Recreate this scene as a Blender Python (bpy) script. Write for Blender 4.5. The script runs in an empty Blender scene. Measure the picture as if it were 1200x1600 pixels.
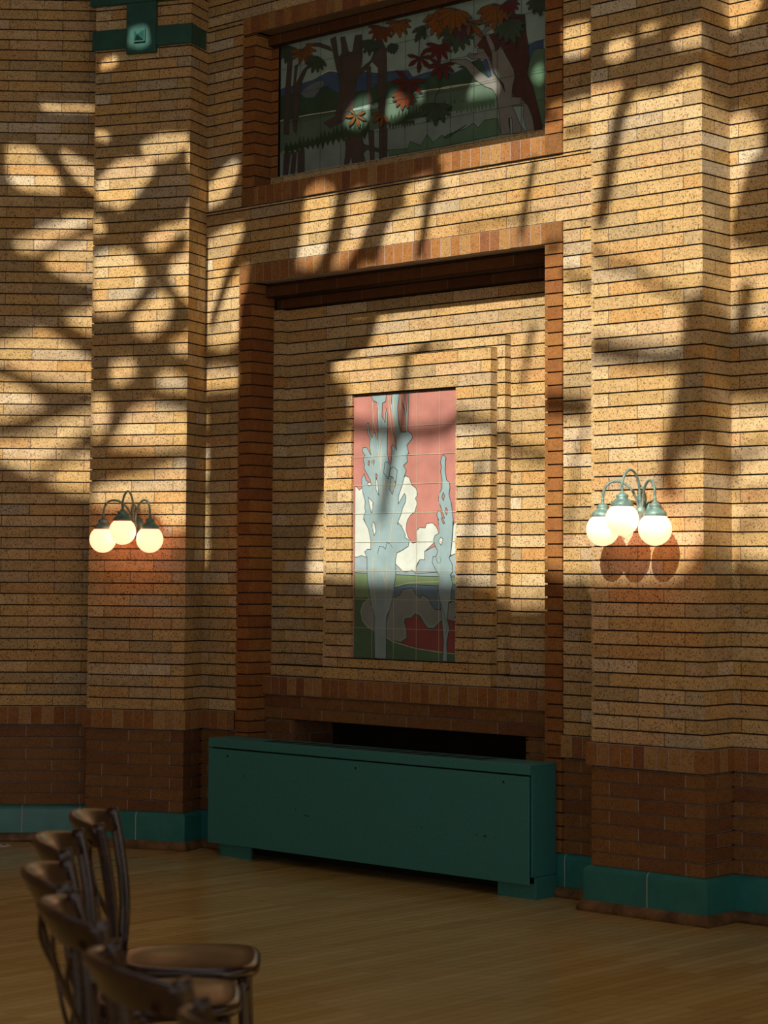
import bpy, bmesh, math, random
from mathutils import Vector, Matrix
random.seed(7)
C = bpy.context.scene.collection
PI = math.pi
# ---------------------------------------------------------------- site measurements (metres, Z up, floor at 0)
EYE = 1.583
CH = 0.066204            # height of one brick course
BAND = EYE - 0.79585     # top of the soldier belt = course 0
def zk(k):               # height of the bed joint under course k (upper courses are laid slightly tighter)
    return BAND + CH*(k - 0.0024469*max(0.0, k-36)**2/2)
class Face:              # a vertical wall plane: s along it, d into it
    def __init__(self, x, y, deg):
        a = math.radians(deg); self.o = (x, y); self.u = (math.cos(a), math.sin(a)); self.n = (-math.sin(a), math.cos(a)); self.a = a
    def __call__(self, s, d=0.0):
        return (self.o[0]+self.u[0]*s+self.n[0]*d, self.o[1]+self.u[1]*s+self.n[1]*d)
    def P(self, s, d, z):
        x, y = self(s, d); return Vector((x, y, z))
M = Face(-1.05379, 12.02180, -42.6)
A = Face(-1.7215, 12.0215, -18.9)
L = Face(-1.7507, 12.231, 3.2)
PB = -0.2345             # right pier face
S0, S1 = 2.9956, 3.633

# ---------------------------------------------------------------- node helpers
def mat(name):
    m = bpy.data.materials.new(name); m.use_nodes = True
    nt = m.node_tree; b = nt.nodes['Principled BSDF']
    return m, nt, b
def nd(nt, typ, **kw):
    n = nt.nodes.new(typ)
    for k, v in kw.items():
        if k in n.inputs.keys() if hasattr(n.inputs, 'keys') else False: n.inputs[k].default_value = v
        else: setattr(n, k, v)
    return n
def ramp(nt, stops, interp='LINEAR'):
    r = nt.nodes.new('ShaderNodeValToRGB'); r.color_ramp.interpolation = interp
    e = r.color_ramp.elements
    while len(e) > 1: e.remove(e[-1])
    e[0].position = stops[0][0]; e[0].color = (*stops[0][1], 1)
    for p, c in stops[1:]:
        q = e.new(p); q.color = (*c, 1)
    return r
def noise(nt, scale, detail=2, rough=.5, vec=None):
    n = nt.nodes.new('ShaderNodeTexNoise'); n.inputs['Scale'].default_value = scale
    n.inputs['Detail'].default_value = detail; n.inputs['Roughness'].default_value = rough
    if vec is not None: nt.links.new(vec, n.inputs['Vector'])
    return n
def mix(nt, a, b, fac, mode='MIX'):
    m = nt.nodes.new('ShaderNodeMix'); m.data_type = 'RGBA'; m.blend_type = mode
    for sock, v in ((m.inputs[0], fac), (m.inputs[6], a), (m.inputs[7], b)):
        if isinstance(v, (int, float)): sock.default_value = v
        elif isinstance(v, tuple): sock.default_value = (*v, 1)
        else: nt.links.new(v, sock)
    return m.outputs[2]
def brick_mat(name, stops, speck=.75, rough=.8, dark=(.045,.025,.012), var=.5):
    m, nt, b = mat(name)
    at = nt.nodes.new('ShaderNodeAttribute'); at.attribute_name = 'brand'
    r = ramp(nt, stops); nt.links.new(at.outputs['Fac'], r.inputs[0])
    tc = nt.nodes.new('ShaderNodeTexCoord')
    # blotches inside a brick
    n1 = noise(nt, 22, 3, .6, tc.outputs['Object'])
    r1 = ramp(nt, [(.3, (.72,.66,.58)), (.55, (1,1,1)), (.8, (1.14,1.08,1.0))]); nt.links.new(n1.outputs['Fac'], r1.inputs[0])
    c = mix(nt, r.outputs[0], r1.outputs[0], var, 'MULTIPLY')
    # iron spots
    n2 = noise(nt, 125, 2, .6, tc.outputs['Object'])
    r2 = ramp(nt, [(.55, (0,0,0)), (.63, (1,1,1))]); nt.links.new(n2.outputs['Fac'], r2.inputs[0])
    f = nt.nodes.new('ShaderNodeMath'); f.operation = 'MULTIPLY'; f.inputs[1].default_value = speck
    nt.links.new(r2.outputs[0], f.inputs[0])
    c = mix(nt, c, dark, f.outputs[0])
    n3 = noise(nt, 310, 1, .5, tc.outputs['Object'])
    r3 = ramp(nt, [(.36, (.62,.58,.5)), (.62, (1.16,1.16,1.16))]); nt.links.new(n3.outputs['Fac'], r3.inputs[0])
    c = mix(nt, c, r3.outputs[0], .8, 'MULTIPLY')
    nt.links.new(c, b.inputs['Base Color'])
    b.inputs['Roughness'].default_value = rough
    b.inputs['Specular IOR Level'].default_value = .25
    bp = nt.nodes.new('ShaderNodeBump'); bp.inputs['Strength'].default_value = .35; bp.inputs['Distance'].default_value = .0015
    nt.links.new(n2.outputs['Fac'], bp.inputs['Height']); nt.links.new(bp.outputs[0], b.inputs['Normal'])
    return m
def plain(name, col, rough=.6, metal=0.0, spec=.4, nscale=0, namt=.25, bump=0):
    m, nt, b = mat(name)
    b.inputs['Base Color'].default_value = (*col, 1); b.inputs['Roughness'].default_value = rough
    b.inputs['Metallic'].default_value = metal; b.inputs['Specular IOR Level'].default_value = spec
    if nscale:
        tc = nt.nodes.new('ShaderNodeTexCoord'); n = noise(nt, nscale, 4, .6, tc.outputs['Object'])
        r = ramp(nt, [(.3, tuple(x*(1-namt) for x in col)), (.7, tuple(min(1, x*(1+namt)) for x in col))])
        nt.links.new(n.outputs['Fac'], r.inputs[0]); nt.links.new(r.outputs[0], b.inputs['Base Color'])
        if bump:
            bp = nt.nodes.new('ShaderNodeBump'); bp.inputs['Strength'].default_value = bump; bp.inputs['Distance'].default_value = .002
            nt.links.new(n.outputs['Fac'], bp.inputs['Height']); nt.links.new(bp.outputs[0], b.inputs['Normal'])
    return m
BUFF = brick_mat('buff_brick', [(0,(.52,.365,.165)),(.14,(.65,.435,.185)),(.28,(.44,.335,.19)),(.42,(.62,.43,.20)),(.56,(.67,.52,.31)),(.68,(.57,.345,.13)),(.78,(.50,.42,.30)),(.88,(.60,.36,.14)),(.95,(.68,.59,.44)),(1,(.60,.33,.12))])
RED = brick_mat('red_frame_brick', [(0,(.27,.11,.035)),(.35,(.35,.155,.045)),(.6,(.24,.09,.032)),(.8,(.40,.20,.06)),(1,(.30,.12,.04))], speck=.45, dark=(.05,.02,.012))
SHADEBRICK = brick_mat('shade_toned_brick', [(0,(.10,.04,.018)),(1,(.15,.06,.022))], speck=.3)  # corbel brick, shade under the lintels put into its colour
BROWN = brick_mat('brown_brick', [(0,(.24,.11,.042)),(.45,(.27,.135,.048)),(.8,(.19,.08,.038)),(1,(.30,.165,.065))], speck=.5, dark=(.04,.02,.012), rough=.6)
SOLD = brick_mat('soldier_brick', [(0,(.27,.11,.035)),(.25,(.40,.20,.07)),(.45,(.24,.095,.045)),(.65,(.44,.27,.11)),(.85,(.30,.12,.035)),(1,(.38,.18,.06))], speck=.5)
MORT_D = plain('dark_mortar', (.035,.018,.010), .95, nscale=40)
MORT_V = plain('head_joint_mortar', (.16,.11,.07), .95, nscale=60)
MORT_L = plain('grey_mortar', (.32,.27,.25), .95, nscale=60)
DARKVOID = plain('unlit_void', (.012,.009,.007), .95)  # near-black colour stands in for the darkness of the opening
GLAZE, nt, b = mat('teal_glazed_tile')
tc = nt.nodes.new('ShaderNodeTexCoord'); n = noise(nt, 9, 4, .6, tc.outputs['Object'])
r = ramp(nt, [(.3,(.015,.15,.145)),(.7,(.03,.21,.20))]); nt.links.new(n.outputs['Fac'], r.inputs[0]); nt.links.new(r.outputs[0], b.inputs['Base Color'])
b.inputs['Roughness'].default_value = .32; b.inputs['Specular IOR Level'].default_value = .5
GROUT = plain('pale_grout', (.42,.42,.40), .9)
SHOE = plain('worn_wood_shoe', (.16,.085,.04), .45, nscale=14, namt=.55, bump=.3)
RADP = plain('teal_metal_paint', (.036,.21,.212), .42, spec=.5, nscale=60, namt=.10, bump=.08)
STEELP = plain('dark_green_paint', (.012,.085,.072), .45, spec=.5, nscale=12, namt=.25, bump=.1)
VERD = plain('verdigris_bronze', (.16,.27,.25), .5, metal=.25, nscale=45, namt=.4, bump=.2)
BLACK = plain('shadow_gap', (.01,.012,.012), .9)
ALU = plain('worn_metal_strip', (.50,.49,.46), .35, spec=.8)
CHIP = plain('paint_chip', (.05,.035,.03), .8)

# ---------------------------------------------------------------- mesh builder
class MB:
    def __init__(self): self.v=[]; self.f=[]; self.m=[]; self.b=[]; self.sm=[]
    def quad(self, pts, mi=0, br=0.5, sm=False):
        i = len(self.v); self.v += [tuple(p) for p in pts]; self.f.append(tuple(range(i, i+len(pts)))); self.m.append(mi); self.b.append(br); self.sm.append(sm)
    def mesh(self, vs, fs, mi=0, sm=True, br=.5):
        i = len(self.v); self.v += [tuple(p) for p in vs]
        for f in fs: self.f.append(tuple(j+i for j in f)); self.m.append(mi); self.b.append(br); self.sm.append(sm)
    def box(self, lo, hi, mi=0, X=None):
        x0,y0,z0=lo; x1,y1,z1=hi
        vs=[Vector(p) for p in ((x0,y0,z0),(x1,y0,z0),(x1,y1,z0),(x0,y1,z0),(x0,y0,z1),(x1,y0,z1),(x1,y1,z1),(x0,y1,z1))]
        if X: vs=[X(v) for v in vs]
        self.mesh(vs, [(0,3,2,1),(4,5,6,7),(0,1,5,4),(1,2,6,5),(2,3,7,6),(3,0,4,7)], mi, False)
    def build(self, name, mats, parent=None, bevel=0, seg=2, loc=None):
        me = bpy.data.meshes.new(name); me.from_pydata(self.v, [], self.f)
        if not isinstance(mats, (list, tuple)): mats=[mats]
        for m in mats: me.materials.append(m)
        me.polygons.foreach_set('material_index', self.m); me.polygons.foreach_set('use_smooth', self.sm)
        a = me.attributes.new('brand', 'FLOAT', 'FACE'); a.data.foreach_set('value', self.b)
        me.update()
        o = bpy.data.objects.new(name, me); C.objects.link(o)
        if loc is not None:
            me.transform(Matrix.Translation(-Vector(loc))); o.location = loc
        if parent is not None:
            o.parent = parent
        if bevel:
            bm = bmesh.new(); bm.from_mesh(me); bmesh.ops.remove_doubles(bm, verts=bm.verts, dist=1e-5); bm.to_mesh(me); bm.free()
            md = o.modifiers.new('bevel', 'BEVEL'); md.width = bevel; md.segments = seg; md.limit_method = 'ANGLE'; md.angle_limit = .6
        return o
def fix_normals(o):
    bm = bmesh.new(); bm.from_mesh(o.data); bmesh.ops.recalc_face_normals(bm, faces=bm.faces); bm.to_mesh(o.data); bm.free()
def empty(name, loc, rz=0, label=None, cat=None, group=None):
    o = bpy.data.objects.new(name, None); C.objects.link(o); o.location = loc; o.rotation_euler = (0,0,rz); o.empty_display_size=.1
    if label: o['label']=label
    if cat: o['category']=cat
    if group: o['group']=group
    return o
def tag(o, label, cat, group=None):
    o['label']=label; o['category']=cat
    if group: o['group']=group
    return o
def struct(o): o['kind']='structure'; return o
# parenting with points given in world space: parts of an Empty are built in its local frame via this transform
def into(e):
    R = Matrix.Translation(e.location) @ e.rotation_euler.to_matrix().to_4x4(); I = R.inverted()
    return lambda p: I @ Vector(p)

def offset_poly(pts, off):
    """offset an open plan polyline by `off` to the left of its direction (left = into the wall)"""
    n=len(pts); seg=[]
    for i in range(n-1):
        dx,dy=pts[i+1][0]-pts[i][0], pts[i+1][1]-pts[i][1]; l=math.hypot(dx,dy); seg.append((-dy/l, dx/l))
    out=[]
    for i in range(n):
        if i==0: nx,ny=seg[0]; k=1
        elif i==n-1: nx,ny=seg[-1]; k=1
        else:
            nx,ny=seg[i-1][0]+seg[i][0], seg[i-1][1]+seg[i][1]; q=(nx*nx+ny*ny)/2
            nx,ny=nx/q,ny/q
        out.append((pts[i][0]+nx*off, pts[i][1]+ny*off))
    return out
JT=.0072; GD=.010
def bricks(b, pts, kA, kB, joints, mi=0, md=1, mh=2, ml=None, caps=(0,0), hj=.0045, tone=None):
    """a run of coursed brick following the plan polyline pts (left to right), with raked bed joints.
       joints(k) -> list of head-joint positions along the run (None: one brick per straight face)"""
    inn = offset_poly(pts, GD)
    cum=[0.0]
    for i in range(len(pts)-1): cum.append(cum[-1]+math.dist(pts[i],pts[i+1]))
    k=kA
    while k < kB-1e-6:
        k1=min(k+1,kB); z0=zk(k)+JT/2; z1=zk(k1)-JT/2
        js=[-9.0]+sorted(joints(int(math.floor(k+1e-6))))+[99.0] if joints else None
        rs=[random.random() for _ in range(len(js))] if js else None
        if tone and js: rs=[tone(r) for r in rs]
        for i in range(len(pts)-1):
            a,c=pts[i],pts[i+1]; l=cum[i+1]-cum[i]
            if l<1e-5: continue
            at=lambda u:(a[0]+(c[0]-a[0])*(u-cum[i])/l, a[1]+(c[1]-a[1])*(u-cum[i])/l)
            if js is None: iv=[(cum[i],cum[i+1],random.random())]
            else:
                iv=[]
                for q in range(len(js)-1):
                    lo=max(js[q],cum[i]); hi=min(js[q+1],cum[i+1])
                    if hi-lo>1e-4: iv.append((lo,hi,rs[q]))
            for (lo,hi,r) in iv:
                l2=lo+(hj/2 if lo>cum[i]+1e-6 else 0); h2=hi-(hj/2 if hi<cum[i+1]-1e-6 else 0)
                if h2<=l2: continue
                p,q=at(l2),at(h2)
                b.quad([(p[0],p[1],z0),(q[0],q[1],z0),(q[0],q[1],z1),(p[0],p[1],z1)],mi,r)
                if h2<hi:
                    p=at(h2); q=at(min(hi+hj/2,cum[i+1]))
                    b.quad([(p[0],p[1],z0),(q[0],q[1],z0),(q[0],q[1],z1),(p[0],p[1],z1)],mh)
            # bed joint above and half joint below
            ia,ic=inn[i],inn[i+1]
            zt=zk(k1)+ (JT/2 if k1<kB-1e-6 else 0)
            b.quad([(a[0],a[1],z1),(c[0],c[1],z1),(ic[0],ic[1],z1),(ia[0],ia[1],z1)],md)
            if ml is not None:
                zm=z1+JT*.55
                b.quad([(ia[0],ia[1],z1),(ic[0],ic[1],z1),(ic[0],ic[1],zm),(ia[0],ia[1],zm)],ml)
                b.quad([(ia[0],ia[1],zm),(ic[0],ic[1],zm),(ic[0],ic[1],zt),(ia[0],ia[1],zt)],md)
            else:
                b.quad([(ia[0],ia[1],z1),(ic[0],ic[1],z1),(ic[0],ic[1],zt),(ia[0],ia[1],zt)],md)
            b.quad([(ia[0],ia[1],zt),(ic[0],ic[1],zt),(c[0],c[1],zt),(a[0],a[1],zt)],md)
            if abs(k-kA)<1e-6:
                zb=zk(k)
                b.quad([(ia[0],ia[1],zb),(ic[0],ic[1],zb),(ic[0],ic[1],z0),(ia[0],ia[1],z0)],md)
                b.quad([(ia[0],ia[1],z0),(ic[0],ic[1],z0),(c[0],c[1],z0),(a[0],a[1],z0)],md)
        k=k1
    ledge(b, pts, zk(kB), caps[1], md); ledge(b, pts, zk(kA), caps[0], md)
def ledge(b, pts, z, depth, mi):
    if not depth: return
    o2=offset_poly(pts, depth)
    for i in range(len(pts)-1):
        a,c,e,g=pts[i],pts[i+1],o2[i+1],o2[i]
        b.quad([(a[0],a[1],z),(c[0],c[1],z),(e[0],e[1],z),(g[0],g[1],z)],mi)
def soldiers(b, pts, kA, kB, mi, mj, depth=.03, pitch=.0662, ends=(None,None), jt=.0034):
    """upright bricks following pts, proud of the wall by their own polyline; returns under the band too"""
    z0,z1=zk(kA)+.003,zk(kB)-.003
    for i in range(len(pts)-1):
        a,c=pts[i],pts[i+1]; l=math.dist(a,c); n=max(1,round(l/pitch)); br=[n and l/n*j for j in range(n+1)]
        cut=[0.0]
        if ends[0] and i==0: cut=[0.0]+[ends[0]]
        e1=ends[1] if (ends[1] and i==len(pts)-2) else 0
        base=cut[-1]; span=l-base-e1; n=max(1,round(span/pitch)); cut+=[base+span*(j+1)/n for j in range(n)]
        if e1: cut.append(l)
        for j in range(len(cut)-1):
            u0=cut[j]+(jt/2 if j else 0); u1=cut[j+1]-(jt/2 if j<len(cut)-2 else 0)
            at=lambda u:(a[0]+(c[0]-a[0])*u/l, a[1]+(c[1]-a[1])*u/l)
            p,q=at(u0),at(u1)
            dz=random.uniform(-.0012,.0012)
            b.quad([(p[0],p[1],z0+dz),(q[0],q[1],z0+dz),(q[0],q[1],z1),(p[0],p[1],z1)],mi,random.random())
            if u1<cut[j+1]:
                p=at(u1); q=at(min(l,cut[j+1]+jt/2))
                b.quad([(p[0],p[1],z0),(q[0],q[1],z0),(q[0],q[1],z1),(p[0],p[1],z1)],mj)
    inn=offset_poly(pts,.008)
    for i in range(len(pts)-1):
        for za,zb in ((z1,zk(kB)),(zk(kA),z0)):
            p,q=inn[i],inn[i+1]; b.quad([(p[0],p[1],za),(q[0],q[1],za),(q[0],q[1],zb),(p[0],p[1],zb)],mj)
    for z in (z0,z1): ledge(b, pts, z, depth, mj)
def sweep(b, pts, prof, mi=0, sm=True, caps=True):
    """profile prof [(proud, z)] carried along the plan polyline, mitred at its corners"""
    rows=[[(p[0],p[1],z) for p in offset_poly(pts,-off)] for off,z in prof]
    n=len(pts)
    vs=[v for r in rows for v in r]; fs=[]
    for j in range(len(rows)-1):
        for i in range(n-1): fs.append((j*n+i, j*n+i+1, (j+1)*n+i+1, (j+1)*n+i))
    # unweld at plan corners so that shading stays crisp there
    for j in range(len(rows)-1):
        pass
    for i in range(n-1):
        vv=[]; ff=[]
        for r in rows: vv += [r[i], r[i+1]]
        for j in range(len(rows)-1): ff.append((2*j,2*j+1,2*j+3,2*j+2))
        b.mesh(vv,ff,mi,sm)
    if caps:
        for i in (0,n-1): b.quad([r[i] for r in rows], mi)
def run_bond(L_=.317, off=0.0, odd=.5):
    def f(k):
        o = off + (L_*odd if k%2 else 0)
        return [o+L_*i for i in range(-2,40)]
    return f
def pier_bond(u0):
    def f(k):
        return ([u0+.103,u0+.417] if k%2==0 else [u0+.27,u0+.533])
    return f

# ---------------------------------------------------------------- brick walls
MS=[BUFF,MORT_D,MORT_V,BROWN,MORT_L,RED,SOLD,DARKVOID,SHADEBRICK]
KT=71
KB=-8.75
lx=-5.0
Lf=L(-3.4); Lc=L(.104)
A0=A(0); A1=A(.6177); M0=M(0)
wall_left_pts=[Lf,Lc]
b=MB()
Llen=math.dist(Lf,Lc)
def l_joint(k):     # joints measured from the wall's right end
    base=3.4-.037 if k%2 else 3.4-.201
    return [base-.3165*i for i in range(0,12)]+[base+.3165]
bricks(b,[Lf,Lc],0,KT,l_joint)
bricks(b,[Lf,Lc],KB,-1.65,l_joint,3,1,4,4)
struct(b.build('wall_left',MS))
# left pier (angle pilaster)
b=MB()
pA=[Lc,A0,A1,M0]; lA=math.dist(Lc,A0)
bA=pier_bond(lA)
def a_joint(k): return bA(k)+[lA+.6177+ (.105 if k%2 else .0)] if k%2 else bA(k)+[lA+.6177]
bricks(b,pA,0,KT,a_joint)
bricks(b,pA,KB,-1.65,a_joint,3,1,4,4)
struct(b.build('trim_1',MS))
# back wall between the piers: buff brick, with two framed recesses
b=MB()
JL0,JL1,JR0,JR1=.298,.402,2.539,2.647      # lower frame jambs
UL0,UL1=.312,.416                          # upper frame, left jamb
LS0,LS1=37.1,38.73; US0,US1,UT0,UT1=44.0,45.62,59.8,61.42
mb=run_bond(.317,.06)
sh=lambda s0: (lambda k:[j-s0 for j in mb(k)])
for (s0,s1,k0,k1) in ((0,JL0,0,LS1),(JR1,S0,0,LS1),(0,S0,LS1,US0),(0,UL0,US0,UT1),(JR1,S0,US0,UT1),(0,S0,UT1,KT)):
    bricks(b,[M(s0),M(s1)],k0,k1,sh(s0))
for (s0,s1) in ((0,JL0),(JR1,S0)):
    bricks(b,[M(s0),M(s1)],KB,-1.65,sh(s0),3,1,4,4)
# recessed panel of the lower niche
pan=[M(JL1,.17),M(.457,.17),M(.457,.225),M(2.484,.225),M(2.484,.17),M(JR0,.17)]
bricks(b,pan,4.04,35.0,run_bond(.317,.11))
bricks(b,[M(JL1,.168),M(JR0,.168)],3.1,4.04,run_bond(.317,.2),caps=(0,.06))
for (s0,s1,k0,k1) in ((.813,2.128,3.1,30.88),):
    bricks(b,[M(s0,.226),M(s0,.175),M(s1,.175),M(s1,.226)],k0,k1,run_bond(.317,.05),caps=(0,.05))
MU0,MU1,MK0,MK1=1.077,1.836,4.92,26.92     # lower mural opening
for (s0,s1,k0,k1) in ((.865,MU0,MK0,MK1),(MU1,2.076,MK0,MK1)):
    if s0<1: pl=[M(s0,.176),M(s0,.12),M(s1,.12),M(s1,.150)]
    else: pl=[M(s0,.150),M(s0,.12),M(s1,.12),M(s1,.176)]
    bricks(b,pl,k0,k1,(lambda k:[.056+.103] if k%2 else []) if s0<1 else (lambda k:[.03+.125] if k%2 else []))
bb=[M(.865,.176),M(.865,.12),M(2.076,.12),M(2.076,.176)]
bricks(b,bb,3.1,MK0,run_bond(.317,.17),caps=(0,.03)); bricks(b,bb,MK1,29.9,run_bond(.317,.09),caps=(.03,.05))
# below the sill: brown brick and the dark opening behind the radiator
V0,V1=.640,2.315
bricks(b,[M(JL1,.12),M(JR0,.12)],-.53,1.5,run_bond(.317,.3),3,1,4,4,caps=(.12,0))
bricks(b,[M(JL1,.12),M(V0,.12),M(V0,.45)],KB,-.53,run_bond(.317,.21),3,1,4,4)
bricks(b,[M(V1,.45),M(V1,.12),M(JR0,.12)],KB,-.53,run_bond(.317,.33+.11),3,1,4,4)
b.quad([M.P(V0,.44,.05),M.P(V1,.44,.05),M.P(V1,.44,zk(-.5)),M.P(V0,.44,zk(-.5))],7)
b.quad([M.P(V0,.12,zk(-.53)),M.P(V1,.12,zk(-.53)),M.P(V1,.44,zk(-.53)),M.P(V0,.44,zk(-.53))],7)
# recess of the upper mural
for (s0,s1) in ((UL1,.475),(2.466,JR0)):
    bricks(b,[M(s0,.12),M(s1,.12)],46.65,58.8,None,5)
bricks(b,[M(UL1,.12),M(JR0,.12)],US1,46.65,run_bond(.6,.4),0,1,2,caps=(0,.03))
struct(b.build('wall_back',MS))
# red frames
b=MB()
F=-.012
def jamb(s0,s1,k0,k1,left):
    if left: bricks(b,[M(s0,.0),M(s0,F),M(s1,F),M(s1,.172)],k0,k1,None,5)
    else: bricks(b,[M(s0,.172),M(s0,F),M(s1,F),M(s1,0)],k0,k1,None,5)
jamb(JL0,JL1,KB,LS0,True); jamb(JR0,JR1,KB,LS0,False)
soldiers(b,[M(JL0,0),M(JL0,F),M(JR1,F),M(JR1,0)],LS0,LS1,6,4,.12)
def corner(b,s0,s1,k0,k1):
    z0,z1=zk(k0)+.003,zk(k1)-.003; b.quad([M.P(s0+.001,F-.0012,z0),M.P(s1-.002,F-.0012,z0),M.P(s1-.002,F-.0012,z1),M.P(s0+.001,F-.0012,z1)],3,.2)
corner(b,JL0,JL1,LS0,LS1); corner(b,JR0,JR1,LS0,LS1)
# stepped corbel under the lintel
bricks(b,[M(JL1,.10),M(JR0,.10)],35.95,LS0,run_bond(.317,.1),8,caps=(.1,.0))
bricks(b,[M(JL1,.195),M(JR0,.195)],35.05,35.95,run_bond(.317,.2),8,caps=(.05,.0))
struct(b.build('trim_2',MS))
b=MB()
jamb(UL0,UL1,US1,UT0,True); jamb(JR0,JR1,US1,UT0,False)
soldiers(b,[M(UL0,0),M(UL0,F),M(JR1,F),M(JR1,0)],US0,US1,6,4,.14)
corner(b,UL0,UL1,US0,US1); corner(b,JR0,JR1,US0,US1)
soldiers(b,[M(UL0,0),M(UL0,F),M(JR1,F),M(JR1,0)],UT0,UT1,6,2,.12)
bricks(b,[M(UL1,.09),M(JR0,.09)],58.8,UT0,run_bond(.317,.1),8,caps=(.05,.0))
struct(b.build('trim_3',MS))
# sill of the lower niche
b=MB()
soldiers(b,[M(JL1,.105),M(JR0,.105)],1.53,3.1,6,4,.12)
struct(b.build('trim_4',MS))
# right pier and the wall beyond it
b=MB()
pB=[M(S0,0),M(S0,PB),M(S1,PB),M(S1,0)]; lB=-PB
bB=pier_bond(lB)
def b_joint(k): return bB(k)+[lB+.6374]+([lB+.6374+.105] if k%2 else [])
bricks(b,pB,0,KT,b_joint); bricks(b,pB,KB,-1.65,b_joint,3,1,4,4)
struct(b.build('trim_5',MS))
b=MB()
bricks(b,[M(S1),M(6.2)],0,KT,run_bond(.317,.205)); bricks(b,[M(S1),M(6.2)],KB,-1.65,run_bond(.317,.205),3,1,4,4)
struct(b.build('wall_right',MS))
# the rest of the hall, behind and beside the viewer: unseen brick walls, their openings sized for the fill light
b=MB(); e0=M(6.2); e1=M(9.2)
bricks(b,[e0,e1],0,KT,run_bond(.317,.1)); b.quad([(e0[0],e0[1],0),(e1[0],e1[1],0),(e1[0],e1[1],BAND),(e0[0],e0[1],BAND)],3)
core_=[(e0[0]+.02,e0[1]+.02),(e1[0]+.02,e1[1]+.02)]
b.quad([(*core_[0],0),(*core_[1],0),(*core_[1],zk(KT)),(*core_[0],zk(KT))],1)
def slab(b,p,q,z0,z1,th=.3,mi=0):
    l=math.dist(p,q); nx,ny=-(q[1]-p[1])/l*th,(q[0]-p[0])/l*th
    b.mesh([(p[0],p[1],z0),(q[0],q[1],z0),(q[0]+nx,q[1]+ny,z0),(p[0]+nx,p[1]+ny,z0),(p[0],p[1],z1),(q[0],q[1],z1),(q[0]+nx,q[1]+ny,z1),(p[0]+nx,p[1]+ny,z1)],[(0,3,2,1),(4,5,6,7),(0,1,5,4),(1,2,6,5),(2,3,7,6),(3,0,4,7)],mi,False)
slab(b,e1,(6.4,-6.5),0,3.1); slab(b,e1,(6.4,-6.5),4.6,6.5); slab(b,e0,e1,zk(KT),6.5)
struct(b.build('wall_east',MS))
b=MB(); slab(b,(6.4,-6.5),(-6.4,-6.5),0,.8); slab(b,(6.4,-6.5),(-6.4,-6.5),4.2,6.5); struct(b.build('wall_front',MS))
b=MB(); slab(b,(-6.4,-6.5),(Lf[0],Lf[1]),0,6.5); struct(b.build('wall_west',MS))
# soldier belt
b=MB()
left_run=[Lf,Lc,A0,A1,M0,M(JL0)]
right_run=[M(JR1),M(S0),M(S0,PB),M(S1,PB),M(S1),M(6.2)]
for run in (left_run,right_run): soldiers(b,offset_poly(run,-.020),-1.63,0,6,4,.035)
struct(b.build('trim_6',MS))
# glazed baseboards and the wooden shoe
full_left=[Lf,Lc,A0,A1,M0,M(JL1+.1)]
full_right=[M(JR0-.2),M(S0),M(S0,PB),M(S1,PB),M(S1),M(6.2)]
zb0,zb1=zk(-11.25),zk(-8.72)
prof=[(.028,zb0),(.028,zb1-.028)]+[(.0+.028*math.cos(t),zb1-.028+.028*math.sin(t)) for t in (.35,.7,1.05,1.3,1.57)]+[(-.02,zb1)]
for name,run,joint0 in (('baseboard_left',full_left,.17),('baseboard_right',full_right,.0)):
    b=MB(); sweep(b,run,prof,0)
    for i in range(len(run)-1):              # grout lines between tiles
        a,c=run[i],run[i+1]; l=math.dist(a,c); nx,ny=-(c[1]-a[1])/l,(c[0]-a[0])/l
        u=.337
        while u<l-.05:
            x=a[0]+(c[0]-a[0])*u/l; y=a[1]+(c[1]-a[1])*u/l; tx,ty=(c[0]-a[0])/l*.0025,(c[1]-a[1])/l*.0025
            for (o1,z1_),(o2,z2_) in zip(prof[:-1],prof[1:]):
                e=.0007
                b.quad([(x-tx-nx*(o1+e),y-ty-ny*(o1+e),z1_+e),(x+tx-nx*(o1+e),y+ty-ny*(o1+e),z1_+e),(x+tx-nx*(o2+e),y+ty-ny*(o2+e),z2_+e),(x-tx-nx*(o2+e),y-ty-ny*(o2+e),z2_+e)],1)
            u+=.337
    struct(b.build(name,[GLAZE,GROUT]))
zs=zk(-11.2)
sprof=[(.0,-.0),(.052,-.0),(.054,.012),(.050,.028),(.040,.040),(.030,zs+.004),(.0,zs+.004)]
for i,run in enumerate((full_left,full_right)):
    b=MB(); sweep(b,run,sprof,0,sm=True)
    struct(b.build('trim_%d'%(7+i),[SHOE]))
# metal threshold strips lying in front of the left wall
b=MB()
for y0,w,h in ((-.056,.016,.036),(-.100,.008,.005)):
    b.box((-3.4,y0-w,0),(-.62,y0,h),0,lambda v:L.P(v.x,v.y,v.z))
struct(b.build('trim_9',[ALU]))
# solid masonry core behind the facing bricks
b=MB()
def core(pts,z0=0.0,z1=None,off=.014,mi=0):
    z1=z1 or 6.5
    q=offset_poly(pts,off)
    for i in range(len(q)-1):
        a,c=q[i],q[i+1]; b.quad([(a[0],a[1],z0),(c[0],c[1],z0),(c[0],c[1],z1),(a[0],a[1],z1)],mi)
core([Lf,Lc,A0,A1,M0,M(JL0+.02)]); core([M(JR1-.02),M(S0),M(S0,PB),M(S1,PB),M(S1),M(6.2)])
core([M(JL0+.02,.03),M(JL1-.014,.03),M(JL1-.014,.6),M(JR0+.014,.6),M(JR0+.014,.03),M(JR1-.02,.03)],off=.001)
core([M(JL0),M(JR1)],zk(LS0)+.02,zk(US1)-.03,.02); core([M(UL0),M(JR1)],zk(UT0)+.03,None,.02)
core([M(JL0),M(JR1)],zk(3.2),None,.26)
struct(b.build('wall_core',[MORT_D]))
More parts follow.
